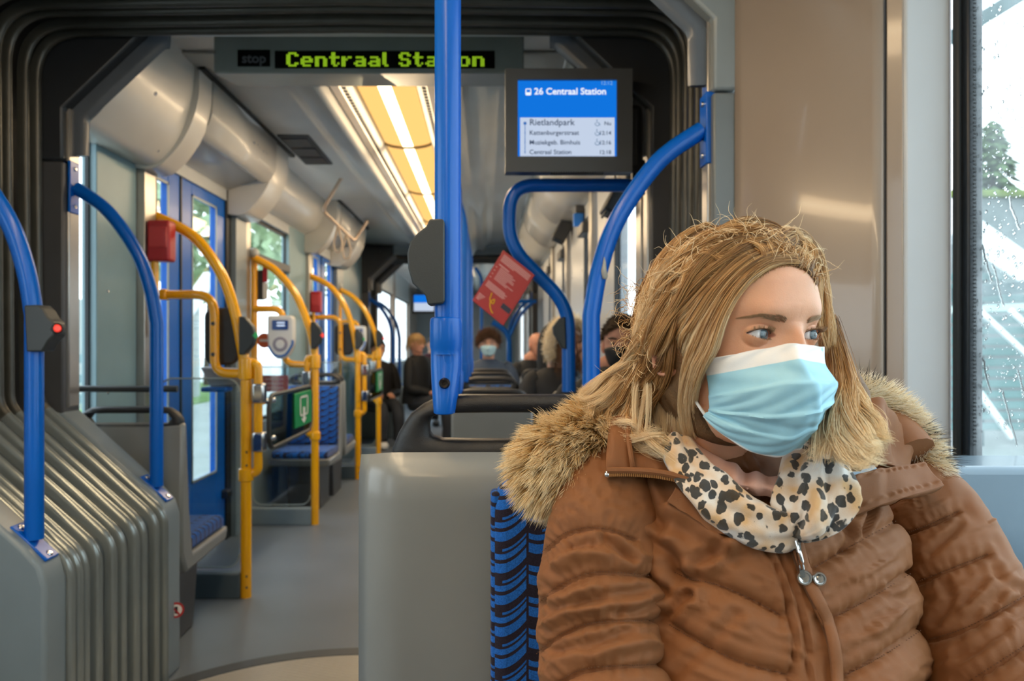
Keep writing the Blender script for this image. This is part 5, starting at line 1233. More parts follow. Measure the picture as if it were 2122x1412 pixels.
SEAM_T = [[(1395, 1185), (1429, 1200), (1478, 1210), (1545, 1236), (1622, 1277)], [(1385, 1292), (1400, 1303), (1473, 1344), (1545, 1375), (1630, 1398)],
          [(1670, 1186), (1684, 1179), (1771, 1128), (1890, 1062)], [(1715, 1288), (1725, 1282), (1802, 1241), (1905, 1178)], [(1750, 1400), (1761, 1395), (1838, 1354), (1925, 1295)], [(1790, 1500), (1850, 1470), (1930, 1420)]]
LINE_T = [[(1570, 1120), (1596, 1154), (1617, 1200), (1637, 1287), (1642, 1365), (1632, 1430)], [(1600, 1130), (1622, 1170), (1648, 1240), (1668, 1330), (1672, 1430)]]
FOLD_T = [([(1334, 1029), (1350, 1060), (1368, 1095)], 16, -.012), ([(1279, 1029), (1296, 1075), (1312, 1112)], 12, -.008), ([(1370, 1280), (1400, 1258), (1428, 1236)], 12, -.010), ([(1385, 1220), (1420, 1205), (1450, 1170), (1490, 1150)], 16, -.009), ([(1430, 1180), (1475, 1170), (1510, 1140)], 14, .009),
          ([(1400, 1060), (1450, 1090), (1500, 1125), (1560, 1130)], 16, .009), ([(1392, 1411), (1450, 1350), (1524, 1277)], 14, -.004), ([(1740, 1080), (1760, 1110), (1752, 1140)], 9, -.007), ([(1790, 1045), (1800, 1070), (1790, 1100)], 9, -.012), ([(1860, 1260), (1840, 1290), (1810, 1310)], 10, .004), ([(1880, 1210), (1850, 1225), (1835, 1215)], 9, .004),
          ([(1350, 1120), (1390, 1150), (1400, 1190)], 14, -.010), ([(1350, 1200), (1385, 1240), (1425, 1230)], 12, -.008)]
SEAM_L = [[(1105, 1165), (1131, 1137), (1179, 1101), (1247, 1095), (1320, 1118)], [(1100, 1275), (1119, 1248), (1167, 1208), (1239, 1186), (1355, 1194)], [(1100, 1375), (1119, 1348), (1167, 1312), (1239, 1290), (1385, 1287)], [(1100, 1450), (1159, 1412), (1223, 1385), (1390, 1377)], [(1100, 1560), (1180, 1510), (1400, 1470)]]
FOLD_L = [([(1180, 1135), (1240, 1125), (1300, 1150)], 13, -.005), ([(1160, 1170), (1200, 1150), (1250, 1155)], 12, .005), ([(1200, 1250), (1260, 1235), (1330, 1228)], 12, -.006), ([(1130, 1235), (1170, 1240), (1230, 1215)], 11, .005), ([(1250, 1110), (1270, 1125), (1310, 1160)], 9, -.007), ([(1150, 1350), (1220, 1335), (1300, 1310)], 12, -.006), ([(1230, 1365), (1290, 1345), (1350, 1330)], 11, .005), ([(1140, 1290), (1200, 1265), (1270, 1262)], 10, .004), ([(1260, 1265), (1310, 1270), (1350, 1250)], 10, -.005)]
SEAM_R = [[(1870, 1108), (1920, 1090), (1990, 1058)], [(1895, 1210), (1905, 1205), (1967, 1180), (2050, 1148)], [(1905, 1333), (1915, 1329), (2008, 1298), (2140, 1226)], [(1990, 1425), (2008, 1412), (2122, 1339), (2160, 1310)]]
FOLD_R = [([(1930, 1150), (1960, 1120), (1985, 1090)], 9, -.004), ([(2050, 1210), (2030, 1245), (2000, 1270)], 10, .005), ([(2075, 1225), (2060, 1260), (2050, 1280)], 9, -.004), ([(1940, 1290), (1970, 1250), (1960, 1210)], 12, -.004), ([(2080, 1310), (2040, 1340), (1990, 1360)], 13, -.005), ([(2060, 1180), (2080, 1210), (2120, 1225)], 9, -.004)]
def quilt(G, seams, folds, lines=(), A=.0105, sig=20., closev=True, wr=.0026, gate=None):
    """G (nv,nu,3): push the sheet out between the seams and along the traced folds"""
    sh = G.shape; du = np.roll(G, -1, 1)-np.roll(G, 1, 1) if closev else np.gradient(G, axis=1)
    n_ = np.cross(du, np.gradient(G, axis=0)); n_ /= np.linalg.norm(n_, axis=2, keepdims=True)+1e-12
    cen = G.mean(axis=1, keepdims=True); n_ *= np.sign(((G-cen)*n_).sum(axis=2, keepdims=True)); P = G.reshape(-1, 3); Q = topx(P)
    front = np.clip(-(n_.reshape(-1, 3)[:, 1])*3+.6, 0, 1)
    D = np.full(len(P), 1e9); dirs = np.zeros((len(P), 2))
    for s_ in seams:
        d, dr = seg_dist(Q, s_); m_ = d < D; D = np.where(m_, d, D); dirs[m_] = dr[m_]
    h = A*(1-np.exp(-D/sig))-A*.55-.0045*np.exp(-(D/4.0)**2)
    # puckers run across the stitching
    along = (Q*dirs).sum(1); pk = np.sin(along*.22+4*vnoise(P, 25., 3))*np.exp(-D/16.)*(1-np.exp(-D/4.)); h += wr*pk
    per = np.stack([along*.012, D*.035, P[:, 1]*3], 1); h += (vnoise(per, 2.2, 7)-.5)*.0055*(1-np.exp(-D/18.))
    h += (vnoise(P, 22., 1)-.5)*.004+(vnoise(P, 60., 2)-.5)*.0014
    for ln in lines:
        d, _ = seg_dist(Q, ln); h += -.006*np.exp(-(d/4.)**2)+.0025*np.exp(-((d-10)/6.)**2)
    for ln, w_, a_ in folds:
        d, _ = seg_dist(Q, ln); h += a_*np.exp(-(d/w_)**2)-.45*a_*np.exp(-((d-1.7*w_)/w_)**2)
    return G+n_*(h*front).reshape(sh[0], sh[1], 1)
def jacket_mat():
    m = pm('jacket_brown', '#80512f', .58, var=.06, scale=12, bump=.35, bscale=2200, spec=.28); b = m.node_tree.nodes['Principled BSDF']
    b.inputs['Sheen Weight'].default_value = .25; b.inputs['Sheen Roughness'].default_value = .4; b.inputs['Sheen Tint'].default_value = lin('#d8a880'); return m
JK = jacket_mat()
TT = [(1.045, .268, .055, .838, .96), (1.02, .270, .085, .828, .985), (.995, .280, .135, .805, 1.02), (.97, .292, .165, .782, 1.05), (.94, .300, .178, .762, 1.07), (.88, .306, .180, .742, 1.085), (.80, .310, .178, .722, 1.085), (.70, .31, .185, .705, 1.085), (.58, .31, .21, .69, 1.09), (.46, .30, .23, .68, 1.09)]
tz, (tcx, thw, tyf, tyb) = smooth_tab(TT)
def lerp_t(z, a): return np.interp(z, tz, a)
NZ, NA = 230, 300; zs = np.linspace(1.042, .47, NZ); an = np.linspace(0, 2*math.pi, NA, endpoint=False)
# denser in front
an = an+.45*np.sin(an*1.0+math.pi/2)*0
TG = np.zeros((NZ, NA, 3))
for r_, z in enumerate(zs):
    cx_, hw, yf, yb = (lerp_t(z, a) for a in (tcx, thw, tyf, tyb)); s_, c_ = np.sin(an), np.cos(an); nn = 2.05
    cy_, hd = (yf+yb)/2, (yb-yf)/2; rho = 1/((np.abs(s_)/hw)**nn+(np.abs(c_)/hd)**nn)**(1/nn)
    TG[r_, :, 0] = cx_+rho*s_; TG[r_, :, 1] = cy_-rho*c_; TG[r_, :, 2] = z
# bust
Pq = TG.reshape(-1, 3); bst = .030*np.exp(-((Pq[:, 0]-.215)/.065)**2-((Pq[:, 2]-.80)/.075)**2)+.026*np.exp(-((Pq[:, 0]-.375)/.065)**2-((Pq[:, 2]-.80)/.075)**2); Pq[:, 1] -= bst*(Pq[:, 1] < .9)
TQ = quilt(TG, SEAM_T, FOLD_T, LINE_T)
b = MB().grid(TQ.tolist(), closev=True); jacket = b.obj('jacket', JK, woman, sharp=180)
jacket['label'] = 'brown quilted winter jacket with hood'
SLV = []
def sleeve(path, rads, seams, folds, flat=1.0, nv=200, nu=150):
    C_ = crn([tuple(W(*p)) for p in path], nv); r_ = np.interp(np.linspace(0, len(path)-1, nv), range(len(path)), rads)
    k = np.hanning(25); k /= k.sum(); r_ = np.convolve(np.pad(r_, 12, mode='edge'), k, 'valid'); G = np.zeros((nv, nu, 3)); T_ = np.gradient(C_, axis=0); T_ /= np.linalg.norm(T_, axis=1, keepdims=True)
    for i in range(nv):
        t_ = T_[i]; s_ = np.cross(t_, (0, 1, 0)); s_ /= np.linalg.norm(s_); f_ = np.cross(s_, t_); a = np.linspace(0, 2*math.pi, nu, endpoint=False)
        end = math.sin(min(1, (i+1)/16)*math.pi/2)**.6
        G[i] = C_[i]+r_[i]*end*(np.cos(a)[:, None]*s_+flat*np.sin(a)[:, None]*f_)
    Q = quilt(G, seams, folds, A=.0105)
    so = MB().grid(Q.tolist(), closev=True).obj('sleeve', JK, jacket, sharp=180); SLV.append((so, Q.reshape(-1, 3), seams)); return so
sleeve([(1300, 985, .90), (1268, 1030, .875), (1246, 1110, .85), (1240, 1220, .82), (1244, 1340, .795), (1252, 1480, .755), (1264, 1660, .70)], [.042, .052, .060, .0635, .064, .063, .060], SEAM_L, FOLD_L)
sleeve([(1850, 985, .955), (1895, 1030, .945), (1940, 1110, .92), (1975, 1200, .89), (2020, 1310, .85), (2085, 1440, .79), (2165, 1600, .72)], [.036, .052, .062, .067, .072, .073, .070], SEAM_R, FOLD_R)
# dark arm badge on the outer sleeve
MB().tube(cr([W(a, b_, .915) for a, b_ in ((2017, 1122), (2036, 1145), (2052, 1165), (2063, 1180))], 5), .004, 8, flat=(1.6, .8)).obj('arm_badge', SEAL, jacket)
def stitches(seams, obj_pts, parent):
    Q = topx(obj_pts); sm = MB()
    for ln in seams:
        L_ = cr([(a, b_, 0) for a, b_ in ln], 40); acc = 0; last = L_[0]; on = None
        for q in L_:
            acc += (q-last).length; last = q
            if acc < 4.2: continue
            acc = 0; d = (Q[:, 0]-q.x)**2+(Q[:, 1]-q.y)**2; near = d < 30
            if not near.any(): continue
            y = obj_pts[near][:, 1].min(); p = W(q.x, q.y, y-.0006); sm.obox(p, .0012, .0006, .0007)
    tag(sm.obj('stitching', pm('stitch_brown', '#5f3d27', .8), parent), kind='stuff')
for so, qq, ss in SLV: stitches(ss, qq[qq[:, 1] < .93], so)
stitches(SEAM_T, TQ.reshape(-1, 3)[TQ.reshape(-1, 3)[:, 1] < .9], jacket)
# placket flap with snaps and zip
def surf_front(px, py, lift=.004):
    """point on the front of the torso sheet under a pixel, lifted towards the viewer"""
    Q = FRONTQ; d = (Q[:, 0]-px)**2+(Q[:, 1]-py)**2; k = np.argsort(d)[:40]; y = FRONTY[k].mean(); return W(px, py, y-lift)
fm = TQ.reshape(-1, 3); fsel = fm[fm[:, 1] < .86]; FRONTQ = topx(fsel); FRONTY = fsel[:, 1]
Lc = cr([(1630, 1108, 0), (1640, 1150, 0), (1662, 1212, 0), (1698, 1290, 0), (1716, 1350, 0), (1724, 1440, 0), (1726, 1520, 0)], 8); Rc = cr([(1664, 1112, 0), (1672, 1150, 0), (1690, 1205, 0), (1724, 1275, 0), (1742, 1345, 0), (1747, 1440, 0), (1750, 1520, 0)], 8)
G = []
for i, (a, b_) in enumerate(zip(Lc, Rc)):
    row = []
    for t in np.linspace(0, 1, 9):
        p = a*(1-t)+b_*t; lift = .003+.0016*math.sin(math.pi*t)-.0016*math.exp(-((t-.14)/.06)**2)-.0016*math.exp(-((t-.86)/.06)**2); row.append(surf_front(p.x, p.y, lift))
    G.append(row)
MB().grid(G).obj('placket', JK, jacket, solid=.004, off=-1, sharp=180)
zt_ = MB()
for i in range(26):
    p = surf_front(1652+.42*i, 1122+2.9*i, .013); zt_.obox(p, .0045, .003, .0022, Matrix.Rotation(-.3, 3, 'Y'))
zt_.obj('zip_teeth', CHROME, jacket); bpy.data.objects['zip_teeth']['kind'] = 'stuff'
MB().tube(cr([surf_front(a, b_, .019) for a, b_ in ((1648, 1122), (1652, 1135), (1657, 1150), (1661, 1165), (1664, 1180))], 5), [.0035]*8+[.0045]*8+[.003]*5, 10, flat=(1, .5)).obj('zip_pull', CHROME, jacket)
for px, py, r in ((1667, 1198, .0075), (1698, 1200, .0068)):
    c = surf_front(px, py, .011); MB().lathe([(0, .0012), (r*.32, .0012), (r*.36, -.0004), (r*.62, -.0002), (r*.7, .0016), (r*.9, .0016), (r, 0), (r, -.003)], c, (-.1, -1, .15), 22).obj('snap_button', CHROME, jacket)
# hood, collar pieces
def cloth(name, CG, nu, nv, fold=.003, seed=0, parent=None, mat=None, thick=.008, puck=0., fr=1.):
    G = patch(CG, nu, nv); n_ = normals(G); P = G.reshape(-1, 3); Q = topx(P)
    h = (vnoise(P, 34.*fr, seed)-.5)*fold*2+(vnoise(np.stack([Q[:, 0]*.02, Q[:, 1]*.006, P[:, 1]], 1), 2.2*fr, seed+5)-.5)*fold*3.2
    G = G+n_*h.reshape(nv, nu, 1)
    if puck: 
        u = np.linspace(0, 1, nu)[None]; v = np.linspace(0, 1, nv)[:, None]; G = G+n_*(puck*np.sin(u*70+4*np.sin(u*9))*(np.exp(-((v-.78)/.05)**2)+np.exp(-((v-.12)/.05)**2)))[..., None]
    return MB().grid(G.tolist()).obj(name, mat or JK, parent or jacket, sharp=180, solid=thick, off=-1), G
hl, HLG = cloth('hood', [[(1262, 872, .87), (1300, 858, .87), (1345, 880, .86), (1385, 915, .85), (1410, 945, .84)], [(1258, 915, .842), (1302, 905, .842), (1350, 922, .835), (1395, 950, .825), (1430, 980, .815)], [(1256, 955, .828), (1304, 950, .826), (1358, 962, .818), (1408, 982, .807), (1455, 1012, .797)], [(1256, 986, .828), (1308, 984, .823), (1368, 990, .812), (1430, 1006, .800), (1490, 1045, .787)]], 70, 50, .004, 2, thick=.012)
MB().tube(cr([W(a, b_, c) for a, b_, c in ((1306, 868, .858), (1302, 900, .836), (1308, 945, .820), (1312, 970, .818))], 6), .0028, 8).obj('hood_seam', JK, jacket)
zh = MB(); zc = [W(a, b_, c-.010) for a, b_, c in ((1258, 984, .824), (1308, 984, .819), (1368, 989, .808), (1430, 1004, .797), (1462, 1022, .792), (1500, 1050, .786))]
zcp = cr(zc, 14)
for i, p in enumerate(zcp): zh.obox(p, .0016, .004, .0035)
tag(zh.obj('hood_zip_teeth', pm('zip_brown', '#a8713f', .35, metal=.5), jacket), kind='stuff')
MB().tube([p+Vector((0, -.001, .0045)) for p in zcp], .0035, 8).obj('hood_zip_tape', JK, jacket)
MB().ball(zcp[0], .003, .003, .004).obj('zip_stop', CHROME, jacket)
cloth('hood', [[(1772, 832, .90), (1815, 836, .905), (1852, 858, .91), (1878, 890, .915), (1892, 928, .92)], [(1758, 870, .86), (1800, 868, .868), (1840, 888, .878), (1868, 918, .89), (1892, 950, .90)], [(1745, 920, .84), (1792, 915, .846), (1834, 928, .858), (1866, 948, .87), (1893, 968, .885)], [(1735, 985, .83), (1788, 968, .836), (1832, 962, .846), (1868, 965, .86), (1893, 975, .875)]], 60, 50, .006, 4, thick=.012)
cloth('hood_flap', [[(1725, 1012, .815), (1790, 982, .822), (1855, 966, .84), (1918, 955, .862)], [(1740, 1040, .80), (1805, 1014, .806), (1868, 996, .822), (1938, 980, .846)], [(1755, 1075, .792), (1822, 1048, .796), (1890, 1026, .81), (1957, 1006, .834)]], 80, 40, .0025, 6, thick=.008, puck=.0014)
cloth('collar', [[(1400, 1010, .80), (1440, 1040, .792), (1500, 1080, .782), (1570, 1100, .775), (1640, 1104, .77)], [(1385, 1040, .80), (1430, 1072, .79), (1490, 1108, .778), (1560, 1116, .77), (1640, 1112, .766)]], 60, 16, .003, 8, thick=.008)
# back of the hood behind the neck
MB().tube(cr([W(a, b_, c) for a, b_, c in ((1262, 930, .90), (1330, 880, .95), (1450, 850, 1.0), (1600, 850, 1.02), (1720, 860, 1.0), (1830, 900, .95), (1880, 950, .92))], 6), [.03]*13+[.045]*11+[.035]*13, 16).obj('hood_back', JK, jacket)
# ---- scarf
def leopard():
    m = bpy.data.materials.new('leopard_fleece'); m.use_nodes = True; t = m.node_tree; b = t.nodes['Principled BSDF']; tc = t.nodes.new('ShaderNodeTexCoord')
    n = t.nodes.new('ShaderNodeTexNoise'); n.inputs['Scale'].default_value = 70; mixv = t.nodes.new('ShaderNodeMix'); mixv.data_type = 'RGBA'; mixv.inputs[0].default_value = .012; mp = t.nodes.new('ShaderNodeMapping'); mp.inputs['Scale'].default_value = (1.15, .8, .85); mp.inputs['Rotation'].default_value = (.2, .6, .1)
    t.links.new(tc.outputs['Object'], n.inputs['Vector']); t.links.new(tc.outputs['Object'], mixv.inputs[6]); t.links.new(n.outputs['Color'], mixv.inputs[7]); t.links.new(mixv.outputs[2], mp.inputs[0])
    v = t.nodes.new('ShaderNodeTexVoronoi'); v.inputs['Scale'].default_value = 86; v.inputs['Randomness'].default_value = .85; t.links.new(mp.outputs[0], v.inputs['Vector'])
    n3 = t.nodes.new('ShaderNodeTexNoise'); n3.inputs['Scale'].default_value = 200; t.links.new(tc.outputs['Object'], n3.inputs['Vector'])
    ad = t.nodes.new('ShaderNodeMath'); ad.operation = 'MULTIPLY_ADD'; ad.inputs[1].default_value = .22; t.links.new(n3.outputs['Fac'], ad.inputs[0]); t.links.new(v.outputs['Distance'], ad.inputs[2])
    r = t.nodes.new('ShaderNodeValToRGB'); e_ = r.color_ramp.elements; e_[0].position = .54; e_[0].color = lin('#50565d'); e_[1].position = .58; e_[1].color = (1, 1, 1, 1); t.links.new(ad.outputs[0], r.inputs[0])
    n2 = t.nodes.new('ShaderNodeTexNoise'); n2.inputs['Scale'].default_value = 34; t.links.new(tc.outputs['Object'], n2.inputs['Vector'])
    bs_ = t.nodes.new('ShaderNodeValToRGB'); bs_.color_ramp.elements[0].position = .38; bs_.color_ramp.elements[1].position = .62; bs_.color_ramp.elements[0].color = lin('#e3ddd6'); bs_.color_ramp.elements[1].color = lin('#d2ab7e'); t.links.new(n2.outputs['Fac'], bs_.inputs[0])
    mx = t.nodes.new('ShaderNodeMix'); mx.data_type = 'RGBA'; mx.blend_type = 'MULTIPLY'; mx.inputs[0].default_value = 1; t.links.new(bs_.outputs[0], mx.inputs[6]); t.links.new(r.outputs[0], mx.inputs[7]); t.links.new(mx.outputs[2], b.inputs['Base Color'])
    b.inputs['Roughness'].default_value = .95; b.inputs['Sheen Weight'].default_value = .4; b.inputs['Specular IOR Level'].default_value = .15
    nb = t.nodes.new('ShaderNodeTexNoise'); nb.inputs['Scale'].default_value = 1300; bp = t.nodes.new('ShaderNodeBump'); bp.inputs['Strength'].default_value = .5; bp.inputs['Distance'].default_value = .001; t.links.new(tc.outputs['Object'], nb.inputs['Vector']); t.links.new(nb.outputs['Fac'], bp.inputs['Height']); t.links.new(bp.outputs[0], b.inputs['Normal'])
    return m
LEO = leopard(); PINK = pm('scarf_lining', '#c99f90', .9, var=.05, scale=30, bump=.4, bscale=1200)
def roll(name, path, rads, mat, parent, flat=(1, 1), amp=.003, seed=0, nf=3., nv=90, nu=50):
    C_ = crn([tuple(W(*p)) for p in path], nv); r_ = np.interp(np.linspace(0, len(path)-1, nv), range(len(path)), rads); G = np.zeros((nv, nu, 3)); T_ = np.gradient(C_, axis=0); T_ /= np.linalg.norm(T_, axis=1, keepdims=True)
    for i in range(nv):
        t_ = T_[i]; f_ = np.array((0, 1., 0)); f_ -= t_*(f_@t_); f_ /= np.linalg.norm(f_); s_ = np.cross(t_, f_); a = np.linspace(0, 2*math.pi, nu, endpoint=False)
        rr_ = r_[i]*(1+.16*np.sin(a*nf+i*.05+seed)+.08*np.sin(a*2*nf-i*.09)); end = min(1, (min(i, nv-1-i)+.5)/5)**.5; G[i] = C_[i]+end*(np.cos(a)*rr_*flat[0])[:, None]*s_+end*(np.sin(a)*rr_*flat[1])[:, None]*f_
    P = G.reshape(-1, 3); c = np.repeat(C_, nu, 0); n_ = P-c; n_ /= np.linalg.norm(n_, axis=1, keepdims=True)+1e-9; P = P+n_*((vnoise(P, 45., seed)-.5)*amp*2)[:, None]
    return MB().grid(P.reshape(nv, nu, 3).tolist(), closev=True).obj(name, mat, parent, sharp=180)
scarf = roll('scarf', [(1398, 905, .835), (1412, 950, .812), (1450, 1005, .79), (1510, 1052, .772), (1570, 1080, .762), (1625, 1092, .757), (1655, 1075, .76)], [.014, .019, .021, .021, .021, .019, .010], LEO, woman, (1.0, .8), .003, 1)
scarf['label'] = 'leopard print fleece scarf with pink lining'
# bunched right half of the scarf: vertical folds
G = []; rows = [(900, 1690, 26, .815, .02), (925, 1693, 44, .80, .03), (960, 1690, 66, .785, .036), (1000, 1688, 78, .772, .042), (1040, 1686, 80, .765, .044), (1075, 1676, 68, .762, .040), (1100, 1656, 46, .762, .032), (1113, 1642, 26, .763, .02)]
rz = crn(np.array(rows, float), 110)
for k, (py, cx_, hw, Yc, hd) in enumerate(rz):
    row = []
    for a in np.linspace(0, 2*math.pi, 120, endpoint=False):
        ca, sa = math.cos(a), math.sin(a); m_ = 1+.13*math.sin(a*6+k*.04)-.10*abs(math.sin(a*4.5-k*.03+.8))**.5+.05*math.sin(a*12-k*.05)+.03*math.sin(k*.13+a*2)
        p = W(cx_+hw*ca*m_, py+6*math.sin(a*3+k*.05), Yc); row.append((p.x, Yc-hd*sa*m_, p.z))
    G.append(row)
P = np.array(G); q = P.reshape(-1, 3); 
def put(a): return MB().grid(a.tolist(), closev=True)
b = put(P); b.add(P[0].tolist(), [tuple(range(120))]); b.add(P[-1].tolist(), [tuple(range(120))]); b.obj('scarf_bunch', LEO, scarf, sharp=180)
cloth('scarf_lining', [[(1420, 895, .835), (1465, 930, .82), (1520, 965, .805), (1580, 985, .79), (1625, 1000, .785)], [(1425, 925, .81), (1478, 968, .79), (1530, 1000, .775), (1585, 1008, .768), (1622, 1022, .764)], [(1440, 955, .81), (1490, 998, .795), (1540, 1022, .782), (1590, 1030, .775), (1622, 1042, .775)]], 60, 26, .003, 11, scarf, PINK, .004)
cloth('scarf_inner', [[(1395, 900, .855), (1440, 930, .85), (1500, 980, .845), (1580, 1010, .835), (1660, 960, .835), (1700, 900, .85)], [(1400, 960, .83), (1450, 1000, .82), (1510, 1040, .81), (1590, 1060, .80), (1650, 1040, .80), (1690, 980, .82)]], 60, 20, .003, 12, scarf, LEO, .006)
# ---- fur trim of the hood
FURM = hair_mat('hood_fur', [(0, '#66492b'), (.25, '#ae8650'), (.6, '#dcb67a'), (1, '#f8e4bc')], .45, .3)
FURC = hair_mat('hood_fur_pale', [(0, '#a88a5c'), (.3, '#e0c495'), (.7, '#f4e6c8'), (1, '#fbf5e8')], .45, .25)
rs = np.random.RandomState(21)
fb = MB(); fc = np.array(W(1155, 965, .90)); fr_ = np.array((.042, .040, .046))
fb.ball(tuple(fc), *fr_, 24, 16); fb.ball(tuple(np.array(W(1215, 905, .90))), .030, .03, .028); fb.ball(tuple(np.array(W(1205, 1010, .885))), .028, .03, .028); fb.ball(tuple(np.array(W(1225, 865, .91))), .02, .02, .018)
FU = []; SHD = []
def fur(center, rad, n, Lr, comb, m=9, droop=.35, rseed=0, flip=None):
    rs = np.random.RandomState(rseed); c = np.array(center); rad = np.array(rad); comb = np.array(comb, float)
    for i in range(n):
        d = rs.normal(0, 1, 3); d /= np.linalg.norm(d)
        if d[1] > .45: d[1] *= -1
        p = c+d*rad*.96; cl = np.floor((d+2)*5.5); cr_s = np.random.RandomState(int(cl[0]*131+cl[1]*17+cl[2]*7) % 100000); jit = cr_s.normal(0, .38, 3)
        v = d*.75+comb+jit*.7+rs.normal(0, .10, 3); v /= np.linalg.norm(v); L_ = Lr[0]+(Lr[1]-Lr[0])*rs.rand()*(.7+.5*cr_s.rand()); q = [p]
        for k in range(m-1): v = v+np.array((0, 0, -droop/m))+comb*.06+rs.normal(0, .03, 3); v /= np.linalg.norm(v); q.append(q[-1]+v*L_/(m-1))
        FU.append(q); SHD.append(cr_s.normal(0, .16))
fur(fc, fr_, 6500, (.020, .036), (-.55, -.35, -.35), rseed=1)
fur(W(1215, 905, .90), (.030, .03, .028), 2600, (.018, .034), (-.5, -.4, .05), rseed=2); fur(W(1205, 1010, .885), (.028, .03, .028), 2600, (.02, .036), (-.35, -.3, -.6), rseed=3); fur(W(1225, 865, .91), (.02, .02, .018), 1200, (.014, .028), (-.6, -.2, .3), rseed=4)
fur1 = make_curves('fur_trim', np.array(FU), .00030, FURM, jacket, np.array(SHD), tip=.1); fur1['label'] = 'golden fur trim of the hood on her shoulder'
fb.obj('fur_backing', pm('fur_skin', '#8a6c44', .9, var=.4, scale=90), fur1)
FU, SHD = [], []
pth = crn([tuple(W(a, b_, c)) for a, b_, c in ((1772, 818, .95), (1815, 828, .955), (1860, 858, .955), (1893, 900, .95), (1915, 945, .94), (1925, 975, .93))], 16)
for k, p in enumerate(pth): fur(p, (.013, .013, .013), 300, (.014, .026), (.5, -.3, .45-.05*k), rseed=40+k, droop=.15)
fur2 = make_curves('fur_trim', np.array(FU), .00030, FURC, jacket, np.array(SHD), tip=.1)
MB().tube([Vector(p) for p in pth], .013, 10).obj('fur_backing', pm('fur_skin_pale', '#cdb27c', .9, var=.3, scale=90), fur2)
FU, SHD = [], []
for (a, b_, c, dr) in ((1795, 818, .95, (.1, -.1, 1.)), (1893, 905, .94, (1., -.2, .25)), (1925, 955, .93, (1., -.2, .0))): fur(W(a, b_, c), (.008, .008, .008), 60, (.022, .040), tuple(1.6*x for x in dr), rseed=int(a), droop=.05)
make_curves('fur_guard_hair', np.array(FU), .00022, hair_mat('guard_hair', [(0, '#3a3028'), (1, '#2a241f')], .4, .2), fur2, None, tip=.1)
# lap and thighs below the picture, so that she sits on her seat
for s_ in (-1, 1):
    MB().tube(cr([Vector((.30+s_*.09, .98, .50)), Vector((.30+s_*.10, .75, .50)), Vector((.30+s_*.10, .50, .50)), Vector((.30+s_*.10, .42, .44)), Vector((.30+s_*.10, .42, .2)), Vector((.30+s_*.10, .40, .03))], 5), [.085]*11+[.07]*8+[.05]*7, 14).obj('trouser_leg', pm('dark_trousers', '#23262c', .8), woman)
